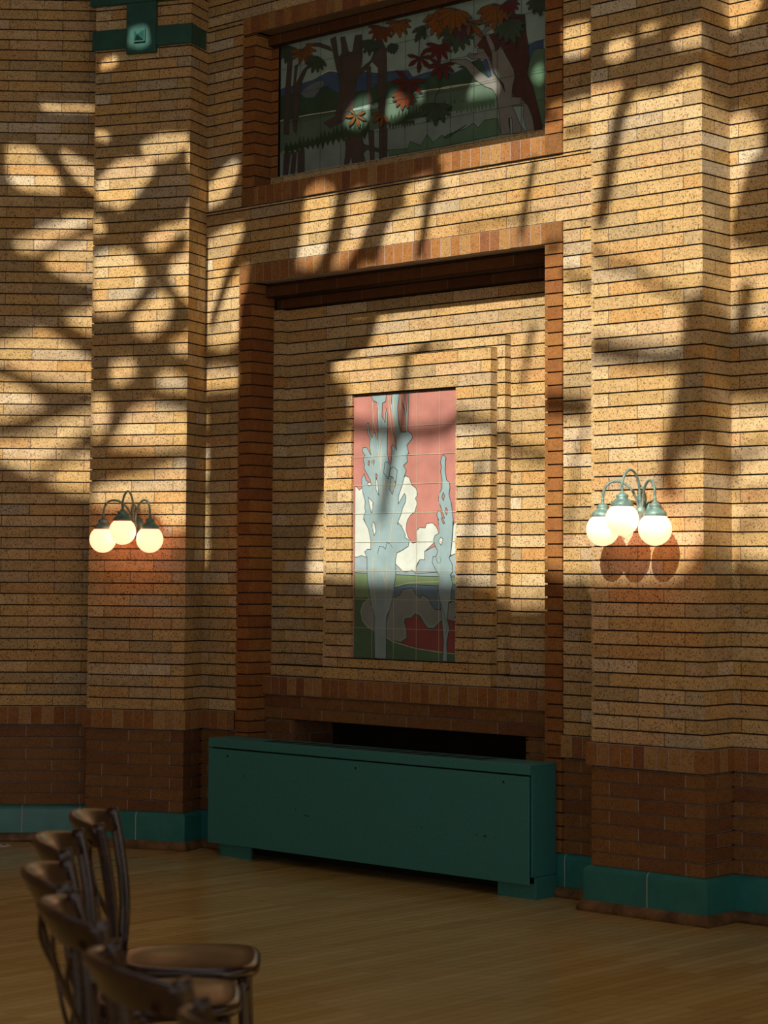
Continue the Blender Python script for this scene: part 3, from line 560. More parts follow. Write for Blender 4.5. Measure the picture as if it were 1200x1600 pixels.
UPPER_MURAL=[
('usky',0,'460,4643 1291,4601 2442,4578 2443,3855 469,3877'),
('ublue',1,'469,4383 515,4389 650,4392 747,4398 849,4424 907,4425 937,4405 1009,4388 1094,4369 1151,4378 1242,4355 1311,4353 1474,4332 1505,4292 1626,4301 1760,4294 1812,4265 1893,4286 2413,4343 2413,4197 2183,4184 1236,4242 733,4267 470,4329'),
('ugray',1,'636,4335 680,4366 754,4386 820,4386 839,4357 792,4333 763,4294 696,4291'),
('udgreen',1,'470,4340 508,4345 636,4333 659,4305 748,4294 806,4341 850,4339 894,4316 952,4286 1081,4277 1187,4271 1235,4294 1202,4297 1312,4291 1413,4298 1536,4264 1641,4270 1716,4287 1790,4258 1897,4274 1832,4293 1939,4306 1986,4311 2046,4206 2092,4219 2118,4174 1716,4185 1528,4202 1312,4195 924,4185 623,4193 472,4199'),
('umid',0,'472,4199 623,4193 924,4185 1236,4159 1312,4201 1528,4202 1893,4188 1986,4184 2079,4134 2119,4066 1717,4049 1597,4054 1337,4052 1209,4039 954,4028 736,4011 474,4009'),
('upale',0,'474,4009 512,4026 736,4027 954,4034 1210,4034 1337,4052 1597,4054 1893,4061 2092,4096 2145,3883 1718,3876 469,3881'),
('ugreen',1,'2321,4242 2344,4294 2375,4302 2420,4294 2420,3880 2407,3896 2376,4002 2344,4107 2306,4179'),
('line',-10,'472,4199 502,4202'),
('line',-12,'630,4202 734,4200 822,4196 924,4193'),
('line',-12,'1521,4203 1642,4201 1761,4191 1893,4189'),
('line',-10,'1716,4199 1812,4197 1980,4184'),
('ink',-4,'608,4168 771,4171 939,4175'),
('ink',-4,'1521,4172 1657,4174 1886,4169'),
('line',-14,'805,4418 864,4432 915,4422 944,4406'),
('udark',0,'511,4034 525,4067 547,4035 561,4073 582,4036 600,4064 617,4037 641,4088 652,4038 667,4086 686,4039 702,4080 721,4040 734,4071 755,4043 780,4074 788,4046 811,4095 821,4049 835,4098 854,4053 875,4087 887,4056 911,4102 920,4059 932,4111 953,4063 975,4103 987,4062 1001,4100 1021,4061 1034,4098 1055,4060 1079,4108 1088,4059 1104,4097 1122,4057 1142,4106 1155,4056 1179,4103 1188,4047 1189,4034 954,4041 736,4019 512,4012'),
('udark',0,'512,4018 535,3981 554,4019 577,3980 596,4020 617,3993 638,4022 655,3978 680,4023 705,3998 721,4024 745,3994 762,4026 783,3992 803,4028 822,3981 843,4030 862,3998 884,4033 903,3994 924,4035 951,4003 964,4036 989,4003 1005,4033 1023,3986 1046,4030 1065,4005 1087,4027 1112,3983 1127,4025 1148,3994 1168,4029 1167,4042 954,4057 736,4045 511,4039'),
('udark',0,'1337,4078 1351,4111 1363,4079 1381,4107 1389,4080 1411,4133 1416,4081 1437,4129 1442,4081 1454,4110 1468,4082 1487,4138 1494,4083 1515,4121 1520,4084 1539,4129 1546,4084 1556,4121 1571,4085 1581,4126 1597,4077 1597,4062 1337,4054'),
('udark',0,'1597,4079 1618,4112 1623,4080 1631,4113 1648,4080 1658,4106 1673,4081 1686,4125 1699,4081 1708,4113 1724,4082 1737,4131 1749,4082 1757,4112 1774,4083 1784,4108 1799,4083 1809,4125 1824,4083 1838,4108 1848,4084 1870,4113 1873,4084 1888,4111 1898,4077 1898,4064 1597,4058'),
('udark',0,'1329,4053 1341,4022 1351,4052 1364,4017 1372,4050 1384,4028 1394,4048 1406,4030 1415,4046 1434,4024 1437,4044 1450,4012 1458,4042 1468,4025 1479,4041 1488,4020 1500,4039 1519,4017 1522,4042 1522,4051 1329,4068'),
('ugreen',0,'1724,4096 1730,4116 1745,4095 1758,4129 1766,4094 1777,4129 1787,4093 1801,4126 1807,4092 1823,4123 1828,4091 1835,4118 1849,4090 1866,4110 1870,4089 1888,4122 1890,4088 1905,4110 1911,4087 1925,4118 1931,4087 1944,4119 1952,4087 1966,4115 1972,4086 1990,4107 1992,4086 1999,4122 2012,4086 2030,4120 2032,4086 2038,4116 2052,4086 2060,4120 2072,4086 2087,4121 2092,4080 2092,4071 1920,4071 1724,4080'),
('ugreen',0,'1785,4070 1796,4051 1811,4069 1828,4039 1837,4068 1858,4035 1863,4067 1872,4046 1889,4066 1898,4032 1915,4065 1925,4032 1940,4064 1959,4031 1966,4064 1982,4029 1991,4063 2002,4029 2017,4062 2029,4032 2042,4061 2061,4026 2067,4060 2082,4034 2092,4065 2092,4074 1785,4085'),
('ugreen',1,'1322,3914 1469,3900 1492,3937 1568,3904 1613,3960 1658,3908 1718,3940 1762,3917 1894,3971 1731,3921 1759,3938 1887,3951 1941,3974 1974,3944 2020,3978 2106,3976 2132,3885 1718,3876 1338,3878'),
('ubrown',1,'536,4567 573,4561 557,4348 548,4107 507,4118 508,4301 525,4461'),
('ubrown',1,'593,4504 619,4510 598,4395 657,4466 709,4495 650,4398 629,4310 612,4098 582,4129 576,4345'),
('ubrown',1,'877,4611 920,4619 943,4493 972,4520 956,4607 992,4606 1022,4512 1050,4507 1071,4598 1121,4594 1129,4467 1115,4402 1192,4436 1234,4460 1165,4394 1094,4358 1074,4288 1060,4186 982,4124 881,4097 830,4136 917,4160 945,4261 951,4350 914,4477'),
('ubrown',1,'685,4617 789,4605 877,4568 892,4539 789,4583 685,4606'),
('ubrown',1,'1243,4593 1311,4476 1315,4346 1306,4231 1297,4116 1321,4025 1319,3877 1260,3873 1259,4063 1249,4240 1248,4386 1193,4437 1216,4480'),
('ubrown',1,'1163,4406 1193,4401 1195,4190 1163,4195'),
('ubrown',1,'1176,4040 1219,4040 1225,3872 1193,3874'),
('ubrown',1,'998,4017 1125,4030 1140,3971 1238,3937 1296,3919 1296,3898 1168,3936 1140,3919 1158,3867 1056,3872 1048,3916 1027,3873 992,3875 1005,3964'),
('ubrown',1,'512,4004 565,4002 543,3876 502,3878'),
('ubrown',1,'580,4000 614,3996 600,3876 562,3877'),
('ubrown',1,'625,4005 677,4003 678,3876 622,3876'),
('uwine',1,'2111,4437 2150,4497 2209,4512 2292,4496 2299,4404 2318,4314 2321,4253 2306,4184 2344,4107 2376,4002 2407,3896 2410,3860 2357,3867 2312,4011 2267,4064 2209,4073 2209,4139 2222,4183 2183,4265 2131,4356 2098,4336 2072,4408'),
('uwine',0,'1946,4404 2019,4432 2118,4436 2118,4317 2183,4133 2197,3886 2132,3967 2118,4194 2052,4308'),
('utrunk',1,'2022,4432 2045,4438 2085,4369 2092,4332 2131,4356 2151,4322 2216,4219 2225,4177 2209,4129 2203,4074 2261,4062 2312,4011 2344,3941 2357,3867 2306,3871 2280,3965 2284,4015 2248,4021 2210,4022 2261,3918 2300,3871 2210,3878 2206,3961 2184,3964 2184,3929 2197,3880 2132,3884 2119,4000 2099,4095 2073,4135 2020,4159 1953,4205 1886,4284 1818,4316 1777,4328 1777,4341 1886,4328 1919,4309 1986,4247 2046,4201 2066,4208 2033,4301 1973,4315 1933,4318 1896,4345 1912,4355 1973,4342 1966,4374 2012,4361 2046,4309 2075,4253 2079,4221 2118,4174 2158,4106 2151,4148 2099,4203 2072,4253 2069,4326'),
('utrunk',1,'1946,4445 2006,4455 2039,4517 2075,4572 2081,4545 2045,4479 2091,4466 2032,4451 1953,4374 1946,4409'),
('uleafg',1,'529,4635 558,4625 596,4609 608,4601 611,4595 621,4589 628,4577 612,4579 602,4585 593,4585 581,4592 550,4616'),
('uleafg',1,'529,4635 557,4617 590,4590 599,4579 599,4572 607,4564 609,4550 591,4557 583,4566 573,4569 563,4579 541,4611'),
('uleafg',1,'529,4635 550,4610 572,4574 576,4562 571,4555 576,4545 570,4532 554,4544 551,4554 541,4560 535,4573 529,4609'),
('uleafg',1,'529,4635 538,4606 542,4566 540,4554 531,4549 531,4538 517,4528 505,4544 508,4555 500,4563 501,4576 514,4611'),
('uleafg',1,'529,4635 523,4610 509,4579 501,4569 490,4568 485,4560 467,4556 464,4571 471,4579 467,4587 474,4597 504,4620'),
('uleafg',1,'529,4635 512,4618 484,4597 472,4592 461,4594 452,4589 434,4591 438,4603 448,4607 449,4614 460,4620 499,4630'),
('uleafg',1,'529,4635 505,4626 470,4618 456,4617 448,4621 437,4620 421,4626 430,4634 441,4634 446,4639 459,4641 499,4639'),
('uleafo',1,'655,4591 675,4601 706,4611 717,4612 726,4609 735,4611 750,4607 742,4598 732,4597 729,4592 718,4590 682,4589'),
('uleafo',1,'655,4591 685,4590 726,4584 740,4580 746,4574 758,4572 771,4562 756,4558 744,4562 737,4559 723,4562 683,4577'),
('uleafo',1,'655,4591 686,4577 727,4554 738,4545 740,4537 751,4530 756,4517 737,4521 728,4528 718,4530 705,4538 674,4568'),
('uleafo',1,'655,4591 677,4566 702,4531 708,4518 703,4512 709,4501 704,4488 687,4499 683,4510 673,4515 666,4527 657,4564'),
('uleafo',1,'655,4591 658,4566 657,4534 654,4524 645,4521 644,4512 630,4505 622,4518 626,4527 620,4534 623,4545 639,4572'),
('uleafo',1,'655,4591 642,4573 619,4552 609,4547 599,4548 592,4543 575,4543 577,4555 586,4559 586,4566 595,4572 628,4585'),
('uleafo',1,'655,4591 632,4584 598,4579 585,4579 578,4583 568,4582 553,4589 563,4596 573,4595 578,4600 590,4600 627,4596'),
('uleafg',1,'779,4529 803,4514 832,4491 840,4482 840,4476 848,4469 849,4458 834,4463 827,4471 819,4473 810,4481 791,4508'),
('uleafg',1,'779,4529 799,4508 820,4477 824,4467 821,4461 825,4452 821,4441 807,4450 803,4459 795,4464 789,4474 781,4506'),
('uleafg',1,'779,4529 790,4503 798,4469 798,4457 790,4453 791,4443 780,4434 769,4447 770,4456 763,4463 762,4475 770,4507'),
('uleafg',1,'779,4529 778,4502 769,4467 763,4457 752,4455 748,4445 731,4439 726,4455 731,4463 727,4472 732,4483 757,4511'),
('uleafg',1,'779,4529 766,4508 743,4483 732,4476 722,4477 714,4470 695,4470 697,4483 706,4489 705,4497 715,4504 751,4520'),
('uleafg',1,'779,4529 758,4516 726,4502 713,4499 703,4502 693,4499 676,4503 683,4513 694,4515 697,4521 709,4525 749,4529'),
('uleafg',1,'779,4529 754,4524 718,4521 705,4521 698,4526 687,4526 673,4533 684,4539 695,4538 700,4543 713,4542 751,4536'),
('uleafo',1,'1401,4621 1425,4622 1459,4621 1470,4618 1476,4613 1486,4612 1497,4604 1486,4600 1476,4602 1470,4599 1459,4601 1425,4611'),
('uleafo',1,'1401,4621 1429,4612 1465,4597 1476,4590 1478,4583 1488,4578 1495,4566 1480,4568 1471,4574 1462,4573 1451,4580 1421,4603'),
('uleafo',1,'1401,4621 1425,4602 1454,4574 1461,4564 1459,4557 1467,4549 1466,4536 1450,4543 1444,4552 1435,4555 1427,4566 1410,4597'),
('uleafo',1,'1401,4621 1414,4595 1426,4560 1426,4548 1420,4543 1422,4533 1413,4523 1401,4536 1400,4546 1393,4552 1391,4564 1394,4598'),
('uleafo',1,'1401,4621 1398,4599 1388,4570 1382,4561 1373,4560 1369,4552 1355,4548 1351,4561 1357,4568 1353,4576 1358,4585 1381,4607'),
('uleafo',1,'1401,4621 1385,4607 1360,4590 1349,4586 1341,4588 1333,4584 1317,4586 1321,4597 1330,4600 1332,4606 1341,4611 1375,4618'),
('uleafo',1,'1401,4621 1379,4617 1346,4614 1335,4615 1328,4619 1318,4619 1306,4626 1316,4631 1325,4631 1330,4634 1341,4634 1376,4628'),
('uleafr',1,'1276,4611 1303,4605 1338,4594 1349,4589 1353,4583 1363,4579 1372,4568 1357,4568 1348,4573 1341,4572 1329,4577 1298,4595'),
('uleafr',1,'1276,4611 1302,4596 1334,4572 1343,4563 1343,4556 1351,4549 1354,4536 1338,4542 1331,4549 1322,4552 1312,4560 1290,4589'),
('uleafr',1,'1276,4611 1295,4588 1314,4555 1318,4544 1314,4538 1318,4528 1313,4516 1298,4527 1295,4537 1287,4542 1282,4553 1276,4587'),
('uleafr',1,'1276,4611 1281,4584 1281,4548 1278,4537 1269,4534 1267,4524 1254,4516 1245,4531 1248,4540 1242,4548 1244,4559 1260,4591'),
('uleafr',1,'1276,4611 1266,4590 1246,4564 1236,4557 1226,4558 1220,4551 1202,4550 1203,4563 1211,4569 1210,4577 1218,4584 1250,4602'),
('uleafr',1,'1276,4611 1255,4600 1223,4588 1210,4586 1201,4589 1192,4587 1175,4591 1183,4601 1193,4602 1197,4608 1209,4611 1247,4613'),
('uleafr',1,'1276,4611 1251,4610 1215,4612 1203,4614 1197,4620 1186,4621 1174,4629 1186,4634 1197,4631 1203,4634 1215,4632 1251,4622'),
('uleafg',1,'1194,4553 1219,4545 1250,4531 1260,4525 1262,4519 1271,4514 1277,4504 1263,4505 1255,4511 1247,4511 1237,4516 1211,4537'),
('uleafg',1,'1194,4553 1217,4538 1245,4514 1253,4505 1252,4499 1259,4492 1260,4481 1245,4486 1239,4494 1231,4496 1223,4505 1204,4532'),
('uleafg',1,'1194,4553 1211,4532 1230,4501 1233,4490 1229,4485 1233,4476 1228,4465 1215,4475 1212,4484 1204,4489 1199,4499 1194,4531'),
('uleafg',1,'1194,4553 1201,4528 1205,4494 1203,4483 1196,4479 1196,4470 1184,4461 1175,4475 1176,4484 1170,4491 1171,4502 1182,4533'),
('uleafg',1,'1194,4553 1189,4532 1177,4505 1171,4497 1162,4496 1157,4488 1142,4485 1140,4498 1146,4504 1143,4512 1149,4520 1173,4541'),
('uleafg',1,'1194,4553 1180,4538 1157,4520 1147,4516 1138,4518 1131,4513 1115,4515 1119,4525 1127,4529 1128,4535 1137,4540 1169,4549'),
('uleafg',1,'1194,4553 1174,4546 1145,4538 1134,4538 1127,4541 1118,4540 1104,4545 1112,4552 1122,4552 1125,4557 1136,4558 1169,4557'),
('uleafg',1,'1345,4506 1361,4502 1384,4495 1391,4492 1394,4488 1400,4485 1405,4479 1396,4478 1390,4481 1385,4481 1378,4484 1358,4496'),
('uleafg',1,'1345,4506 1362,4498 1385,4485 1392,4480 1393,4476 1399,4472 1402,4464 1392,4466 1386,4470 1381,4471 1373,4476 1356,4492'),
('uleafg',1,'1345,4506 1361,4494 1382,4476 1387,4469 1386,4464 1392,4459 1392,4450 1381,4455 1377,4460 1370,4462 1364,4469 1352,4490'),
('uleafg',1,'1345,4506 1358,4490 1373,4467 1377,4459 1374,4455 1378,4448 1374,4440 1364,4447 1362,4454 1355,4457 1351,4465 1346,4489'),
('uleafg',1,'1345,4506 1352,4490 1358,4468 1359,4461 1354,4458 1356,4452 1350,4446 1342,4454 1342,4460 1338,4464 1337,4471 1340,4491'),
('uleafg',1,'1345,4506 1346,4491 1344,4473 1342,4467 1337,4465 1336,4460 1328,4456 1324,4464 1326,4469 1324,4473 1325,4479 1335,4495'),
('uleafg',1,'1345,4506 1341,4494 1333,4479 1329,4475 1324,4475 1321,4471 1312,4469 1311,4476 1315,4480 1314,4484 1318,4488 1332,4499'),
('uleafg',1,'1594,4562 1603,4540 1609,4511 1609,4502 1603,4498 1604,4490 1595,4482 1586,4493 1587,4501 1581,4507 1580,4516 1587,4543'),
('uleafg',1,'1594,4562 1586,4536 1569,4504 1560,4494 1550,4494 1543,4485 1525,4482 1523,4498 1531,4505 1528,4514 1536,4524 1568,4547'),
('uleafg',1,'1594,4562 1576,4550 1547,4537 1536,4534 1528,4537 1519,4534 1503,4538 1510,4547 1519,4549 1522,4555 1533,4558 1568,4562'),
('uleafo',1,'1714,4618 1751,4599 1797,4570 1810,4558 1812,4549 1824,4540 1830,4522 1808,4528 1797,4538 1785,4539 1771,4551 1736,4588'),
('uleafo',1,'1714,4618 1747,4589 1787,4548 1797,4533 1794,4523 1804,4511 1803,4492 1780,4504 1772,4516 1759,4522 1748,4536 1726,4583'),
('uleafo',1,'1714,4618 1739,4581 1765,4530 1769,4513 1762,4504 1767,4490 1758,4472 1737,4489 1734,4504 1722,4513 1716,4530 1711,4581'),
('uleafo',1,'1714,4618 1726,4576 1732,4520 1729,4502 1717,4496 1716,4481 1697,4466 1683,4489 1686,4503 1676,4515 1677,4534 1695,4584'),
('uleafo',1,'1714,4618 1709,4582 1694,4535 1684,4522 1671,4519 1664,4507 1641,4500 1636,4522 1644,4533 1639,4545 1647,4559 1683,4595'),
('uleafo',1,'1714,4618 1696,4590 1665,4557 1651,4548 1637,4550 1626,4541 1602,4541 1605,4559 1617,4566 1617,4577 1630,4587 1677,4607'),
('uleafo',1,'1714,4618 1687,4600 1646,4581 1630,4578 1618,4582 1605,4578 1582,4583 1592,4597 1606,4600 1609,4608 1625,4613 1676,4618'),
('uleafg',1,'1833,4519 1869,4501 1915,4472 1928,4461 1929,4451 1941,4442 1947,4425 1925,4430 1915,4440 1903,4442 1889,4453 1854,4490'),
('uleafg',1,'1833,4519 1866,4491 1905,4450 1914,4435 1912,4426 1921,4414 1920,4395 1898,4406 1890,4419 1877,4424 1866,4439 1844,4485'),
('uleafg',1,'1833,4519 1857,4483 1883,4433 1887,4415 1880,4407 1885,4392 1876,4375 1856,4392 1853,4406 1840,4415 1835,4432 1830,4483'),
('uleafg',1,'1833,4519 1844,4478 1850,4423 1847,4405 1835,4398 1835,4383 1816,4369 1802,4391 1805,4406 1795,4417 1796,4436 1814,4485'),
('uleafg',1,'1833,4519 1828,4483 1813,4437 1804,4424 1790,4421 1784,4409 1761,4402 1756,4423 1764,4434 1759,4446 1767,4461 1802,4496'),
('uleafg',1,'1833,4519 1815,4492 1784,4459 1770,4450 1757,4451 1746,4443 1723,4443 1725,4461 1737,4468 1737,4478 1750,4488 1796,4508'),
('uleafg',1,'1833,4519 1807,4502 1766,4483 1750,4479 1738,4483 1725,4479 1703,4484 1712,4498 1726,4501 1730,4509 1745,4514 1795,4519'),
('uleafp',1,'1860,4556 1892,4542 1933,4520 1945,4510 1948,4502 1958,4495 1965,4480 1946,4484 1936,4492 1926,4492 1913,4501 1881,4532'),
('uleafp',1,'1860,4556 1890,4533 1927,4500 1936,4487 1935,4479 1944,4469 1945,4453 1926,4461 1918,4472 1906,4475 1896,4488 1873,4527'),
('uleafp',1,'1860,4556 1884,4526 1910,4483 1915,4468 1910,4460 1916,4448 1910,4432 1891,4446 1887,4458 1876,4465 1870,4480 1861,4524'),
('uleafp',1,'1860,4556 1873,4520 1884,4472 1883,4457 1874,4450 1875,4437 1861,4424 1846,4442 1847,4455 1838,4465 1837,4481 1847,4525'),
('uleafp',1,'1860,4556 1859,4524 1851,4483 1845,4471 1833,4468 1829,4457 1811,4449 1804,4468 1810,4478 1805,4488 1810,4501 1836,4534'),
('uleafp',1,'1860,4556 1848,4531 1825,4500 1814,4492 1802,4492 1795,4484 1775,4482 1775,4499 1785,4505 1783,4515 1793,4524 1830,4544'),
('uleafp',1,'1860,4556 1839,4539 1807,4520 1794,4516 1784,4519 1773,4514 1754,4518 1761,4530 1772,4534 1774,4541 1787,4546 1828,4554'),
('uleafm',1,'1561,4390 1571,4405 1587,4424 1594,4429 1601,4428 1607,4433 1619,4433 1618,4423 1612,4420 1612,4414 1606,4408 1581,4397'),
('uleafm',1,'1561,4390 1587,4393 1623,4392 1635,4390 1641,4385 1651,4384 1664,4376 1652,4371 1642,4373 1636,4369 1624,4371 1587,4381'),
('uleafm',1,'1561,4390 1588,4375 1621,4351 1630,4342 1630,4335 1639,4327 1641,4314 1625,4319 1618,4327 1608,4329 1598,4338 1575,4368'),
('uleafm',1,'1561,4390 1568,4367 1573,4335 1571,4325 1564,4321 1564,4313 1554,4304 1545,4317 1547,4325 1541,4332 1541,4342 1551,4371'),
('uleafm',1,'1561,4390 1546,4376 1521,4360 1511,4356 1503,4358 1495,4354 1480,4356 1484,4366 1493,4369 1494,4375 1504,4379 1536,4387'),
('uleafm',1,'1561,4390 1538,4392 1505,4398 1494,4401 1490,4406 1481,4409 1471,4418 1483,4420 1492,4417 1499,4419 1509,4416 1540,4402'),
('uleafm',1,'1701,4434 1725,4437 1758,4438 1769,4436 1775,4431 1785,4431 1797,4424 1786,4418 1777,4420 1771,4416 1760,4417 1726,4425'),
('uleafm',1,'1701,4434 1729,4425 1765,4411 1776,4404 1780,4397 1789,4392 1797,4381 1781,4381 1772,4387 1764,4387 1752,4393 1722,4415'),
('uleafm',1,'1701,4434 1725,4414 1752,4385 1759,4375 1757,4368 1764,4359 1763,4346 1748,4354 1742,4363 1733,4367 1725,4377 1709,4409'),
('uleafm',1,'1701,4434 1711,4407 1719,4372 1719,4360 1712,4355 1713,4345 1702,4335 1691,4349 1692,4358 1685,4366 1684,4377 1692,4411'),
('uleafm',1,'1701,4434 1694,4412 1678,4385 1670,4377 1661,4377 1656,4370 1640,4367 1639,4381 1646,4387 1644,4394 1651,4403 1678,4422'),
('uleafm',1,'1701,4434 1681,4422 1651,4410 1639,4408 1630,4411 1621,4409 1605,4413 1613,4422 1623,4424 1626,4430 1637,4432 1674,4435'),
('uleafm',1,'1701,4434 1677,4434 1642,4437 1631,4441 1625,4446 1616,4448 1605,4457 1617,4460 1627,4457 1633,4460 1645,4457 1678,4445'),
('uleafm',1,'1720,4325 1743,4328 1774,4329 1785,4328 1791,4324 1800,4323 1812,4316 1802,4311 1793,4313 1788,4309 1777,4310 1744,4317'),
('uleafm',1,'1720,4325 1747,4316 1781,4301 1791,4294 1794,4288 1803,4283 1809,4271 1794,4273 1786,4278 1778,4278 1767,4285 1739,4307'),
('uleafm',1,'1720,4325 1740,4305 1763,4276 1768,4266 1766,4259 1771,4251 1768,4239 1754,4247 1750,4256 1741,4260 1735,4271 1724,4302'),
('uleafm',1,'1720,4325 1724,4300 1724,4266 1721,4256 1713,4252 1712,4243 1699,4235 1692,4249 1694,4258 1689,4265 1691,4276 1706,4305'),
('uleafm',1,'1720,4325 1706,4307 1683,4286 1673,4280 1664,4282 1656,4276 1640,4277 1643,4289 1651,4293 1652,4300 1661,4306 1694,4319'),
('uleafm',1,'1720,4325 1696,4320 1662,4316 1649,4317 1642,4321 1632,4321 1618,4328 1629,4335 1639,4334 1644,4338 1657,4338 1693,4332'),
('uleafm',1,'1720,4325 1696,4332 1664,4344 1654,4349 1651,4355 1643,4359 1636,4369 1649,4369 1657,4364 1665,4365 1675,4359 1702,4341'),
('uleafm',1,'1484,4279 1514,4279 1557,4275 1571,4271 1577,4265 1589,4263 1603,4252 1588,4248 1576,4251 1568,4248 1554,4251 1513,4265'),
('uleafm',1,'1484,4279 1515,4261 1553,4232 1564,4222 1564,4213 1574,4205 1577,4189 1557,4196 1549,4205 1538,4207 1526,4218 1499,4252'),
('uleafm',1,'1484,4279 1496,4248 1506,4207 1506,4193 1498,4187 1499,4176 1487,4164 1474,4179 1475,4191 1466,4199 1465,4213 1473,4252'),
('uleafm',1,'1484,4279 1468,4254 1440,4224 1427,4215 1415,4216 1406,4209 1384,4208 1386,4224 1397,4231 1397,4240 1408,4249 1450,4268'),
('uleafm',1,'1484,4279 1451,4273 1405,4270 1388,4272 1379,4278 1365,4278 1347,4288 1362,4296 1376,4294 1384,4299 1400,4299 1449,4289'),
('uleafm',1,'1484,4279 1454,4291 1415,4311 1403,4320 1401,4327 1391,4334 1384,4347 1402,4344 1412,4337 1421,4336 1434,4328 1464,4301'),
('uleafr',1,'1456,4219 1481,4207 1514,4188 1523,4180 1525,4173 1533,4167 1537,4155 1522,4159 1514,4166 1506,4167 1496,4174 1471,4199'),
('uleafr',1,'1456,4219 1479,4200 1505,4172 1512,4161 1510,4154 1517,4146 1515,4133 1500,4141 1494,4150 1485,4154 1478,4164 1463,4196'),
('uleafr',1,'1456,4219 1471,4194 1487,4159 1489,4147 1484,4141 1487,4131 1479,4120 1465,4132 1464,4142 1456,4148 1452,4160 1452,4195'),
('uleafr',1,'1456,4219 1461,4191 1460,4153 1457,4141 1448,4137 1446,4127 1432,4118 1423,4133 1426,4143 1420,4152 1422,4164 1439,4197'),
('uleafr',1,'1456,4219 1448,4196 1432,4165 1424,4157 1414,4156 1408,4148 1391,4144 1389,4159 1397,4166 1394,4174 1402,4184 1431,4206'),
('uleafr',1,'1456,4219 1439,4202 1412,4183 1401,4178 1391,4179 1383,4175 1365,4176 1370,4188 1379,4192 1380,4199 1391,4204 1427,4215'),
('uleafr',1,'1456,4219 1434,4210 1401,4201 1389,4200 1380,4204 1371,4202 1355,4208 1364,4216 1375,4216 1379,4222 1391,4223 1428,4223'),
('uleafg',1,'1680,4118 1712,4114 1756,4104 1770,4098 1775,4091 1788,4088 1799,4075 1782,4073 1771,4078 1762,4076 1747,4080 1708,4100'),
('uleafg',1,'1680,4118 1713,4102 1755,4077 1767,4067 1769,4058 1780,4050 1785,4035 1765,4039 1755,4048 1744,4049 1731,4059 1700,4092'),
('uleafg',1,'1680,4118 1707,4091 1737,4053 1744,4039 1741,4031 1748,4020 1744,4004 1725,4015 1720,4026 1708,4032 1700,4045 1686,4087'),
('uleafg',1,'1680,4118 1693,4084 1703,4039 1702,4024 1693,4017 1694,4005 1681,3992 1667,4009 1668,4021 1659,4030 1658,4045 1667,4088'),
('uleafg',1,'1680,4118 1675,4089 1661,4051 1652,4040 1641,4038 1635,4028 1616,4022 1612,4040 1620,4049 1616,4058 1623,4070 1653,4099'),
('uleafg',1,'1680,4118 1660,4098 1629,4074 1616,4068 1604,4070 1594,4064 1574,4066 1579,4080 1590,4085 1592,4093 1604,4100 1647,4112'),
('uleafg',1,'1680,4118 1652,4109 1612,4101 1598,4100 1589,4105 1577,4104 1559,4111 1571,4120 1583,4120 1589,4126 1603,4127 1647,4124'),
('uleafo',1,'1294,4119 1311,4105 1331,4085 1336,4077 1334,4072 1339,4066 1338,4057 1327,4062 1323,4069 1316,4071 1310,4079 1300,4102'),
('uleafo',1,'1294,4119 1298,4098 1298,4070 1295,4061 1288,4058 1287,4051 1276,4044 1270,4055 1272,4063 1268,4069 1269,4078 1282,4102'),
('uleafo',1,'1294,4119 1279,4104 1255,4086 1245,4082 1236,4083 1229,4079 1213,4080 1217,4091 1226,4094 1227,4100 1236,4105 1269,4115'),
('uleafo',1,'1294,4119 1273,4117 1242,4118 1232,4120 1226,4124 1218,4125 1207,4132 1218,4136 1226,4134 1232,4137 1242,4136 1273,4127'),
('uleafo',1,'1090,4139 1105,4146 1127,4155 1136,4156 1142,4154 1148,4155 1160,4152 1154,4146 1147,4145 1144,4141 1136,4139 1110,4138'),
('uleafo',1,'1090,4139 1112,4133 1142,4122 1152,4117 1155,4112 1163,4109 1169,4100 1157,4100 1149,4104 1142,4103 1133,4108 1107,4125'),
('uleafo',1,'1090,4139 1103,4120 1118,4095 1121,4086 1117,4081 1120,4074 1116,4065 1105,4073 1103,4081 1096,4085 1092,4094 1089,4120'),
('uleafo',1,'1090,4139 1082,4122 1067,4101 1060,4095 1052,4095 1047,4089 1033,4087 1033,4098 1040,4103 1038,4109 1045,4115 1069,4130'),
('uleafo',1,'1090,4139 1068,4135 1038,4134 1027,4135 1022,4139 1013,4140 1001,4146 1011,4151 1020,4149 1025,4153 1036,4152 1067,4145'),
('uleafo',1,'1090,4139 1072,4148 1049,4163 1042,4169 1042,4174 1036,4179 1034,4187 1045,4184 1051,4179 1057,4178 1064,4172 1080,4153'),
('uleafo',1,'1815,4613 1851,4600 1898,4578 1913,4568 1916,4559 1929,4552 1938,4536 1917,4538 1905,4546 1894,4547 1879,4555 1840,4587'),
('uleafo',1,'1815,4613 1848,4588 1889,4551 1899,4537 1898,4527 1908,4516 1909,4498 1887,4508 1879,4519 1866,4524 1854,4537 1829,4580'),
('uleafo',1,'1815,4613 1838,4579 1862,4530 1866,4514 1859,4505 1865,4492 1855,4475 1836,4492 1833,4505 1822,4514 1816,4530 1812,4579'),
('uleafo',1,'1815,4613 1821,4574 1821,4522 1816,4505 1804,4500 1802,4486 1782,4474 1770,4496 1775,4509 1766,4521 1769,4538 1792,4583'),
('uleafo',1,'1815,4613 1802,4582 1777,4542 1765,4531 1751,4531 1743,4521 1719,4518 1718,4538 1729,4547 1726,4558 1737,4570 1779,4597'),
('uleafo',1,'1815,4613 1788,4593 1747,4571 1731,4566 1718,4570 1705,4565 1681,4570 1690,4585 1704,4589 1707,4598 1723,4604 1775,4612'),
('uleafo',1,'1815,4613 1781,4606 1733,4602 1716,4603 1706,4610 1692,4610 1673,4620 1688,4629 1702,4627 1709,4633 1726,4633 1777,4624'),
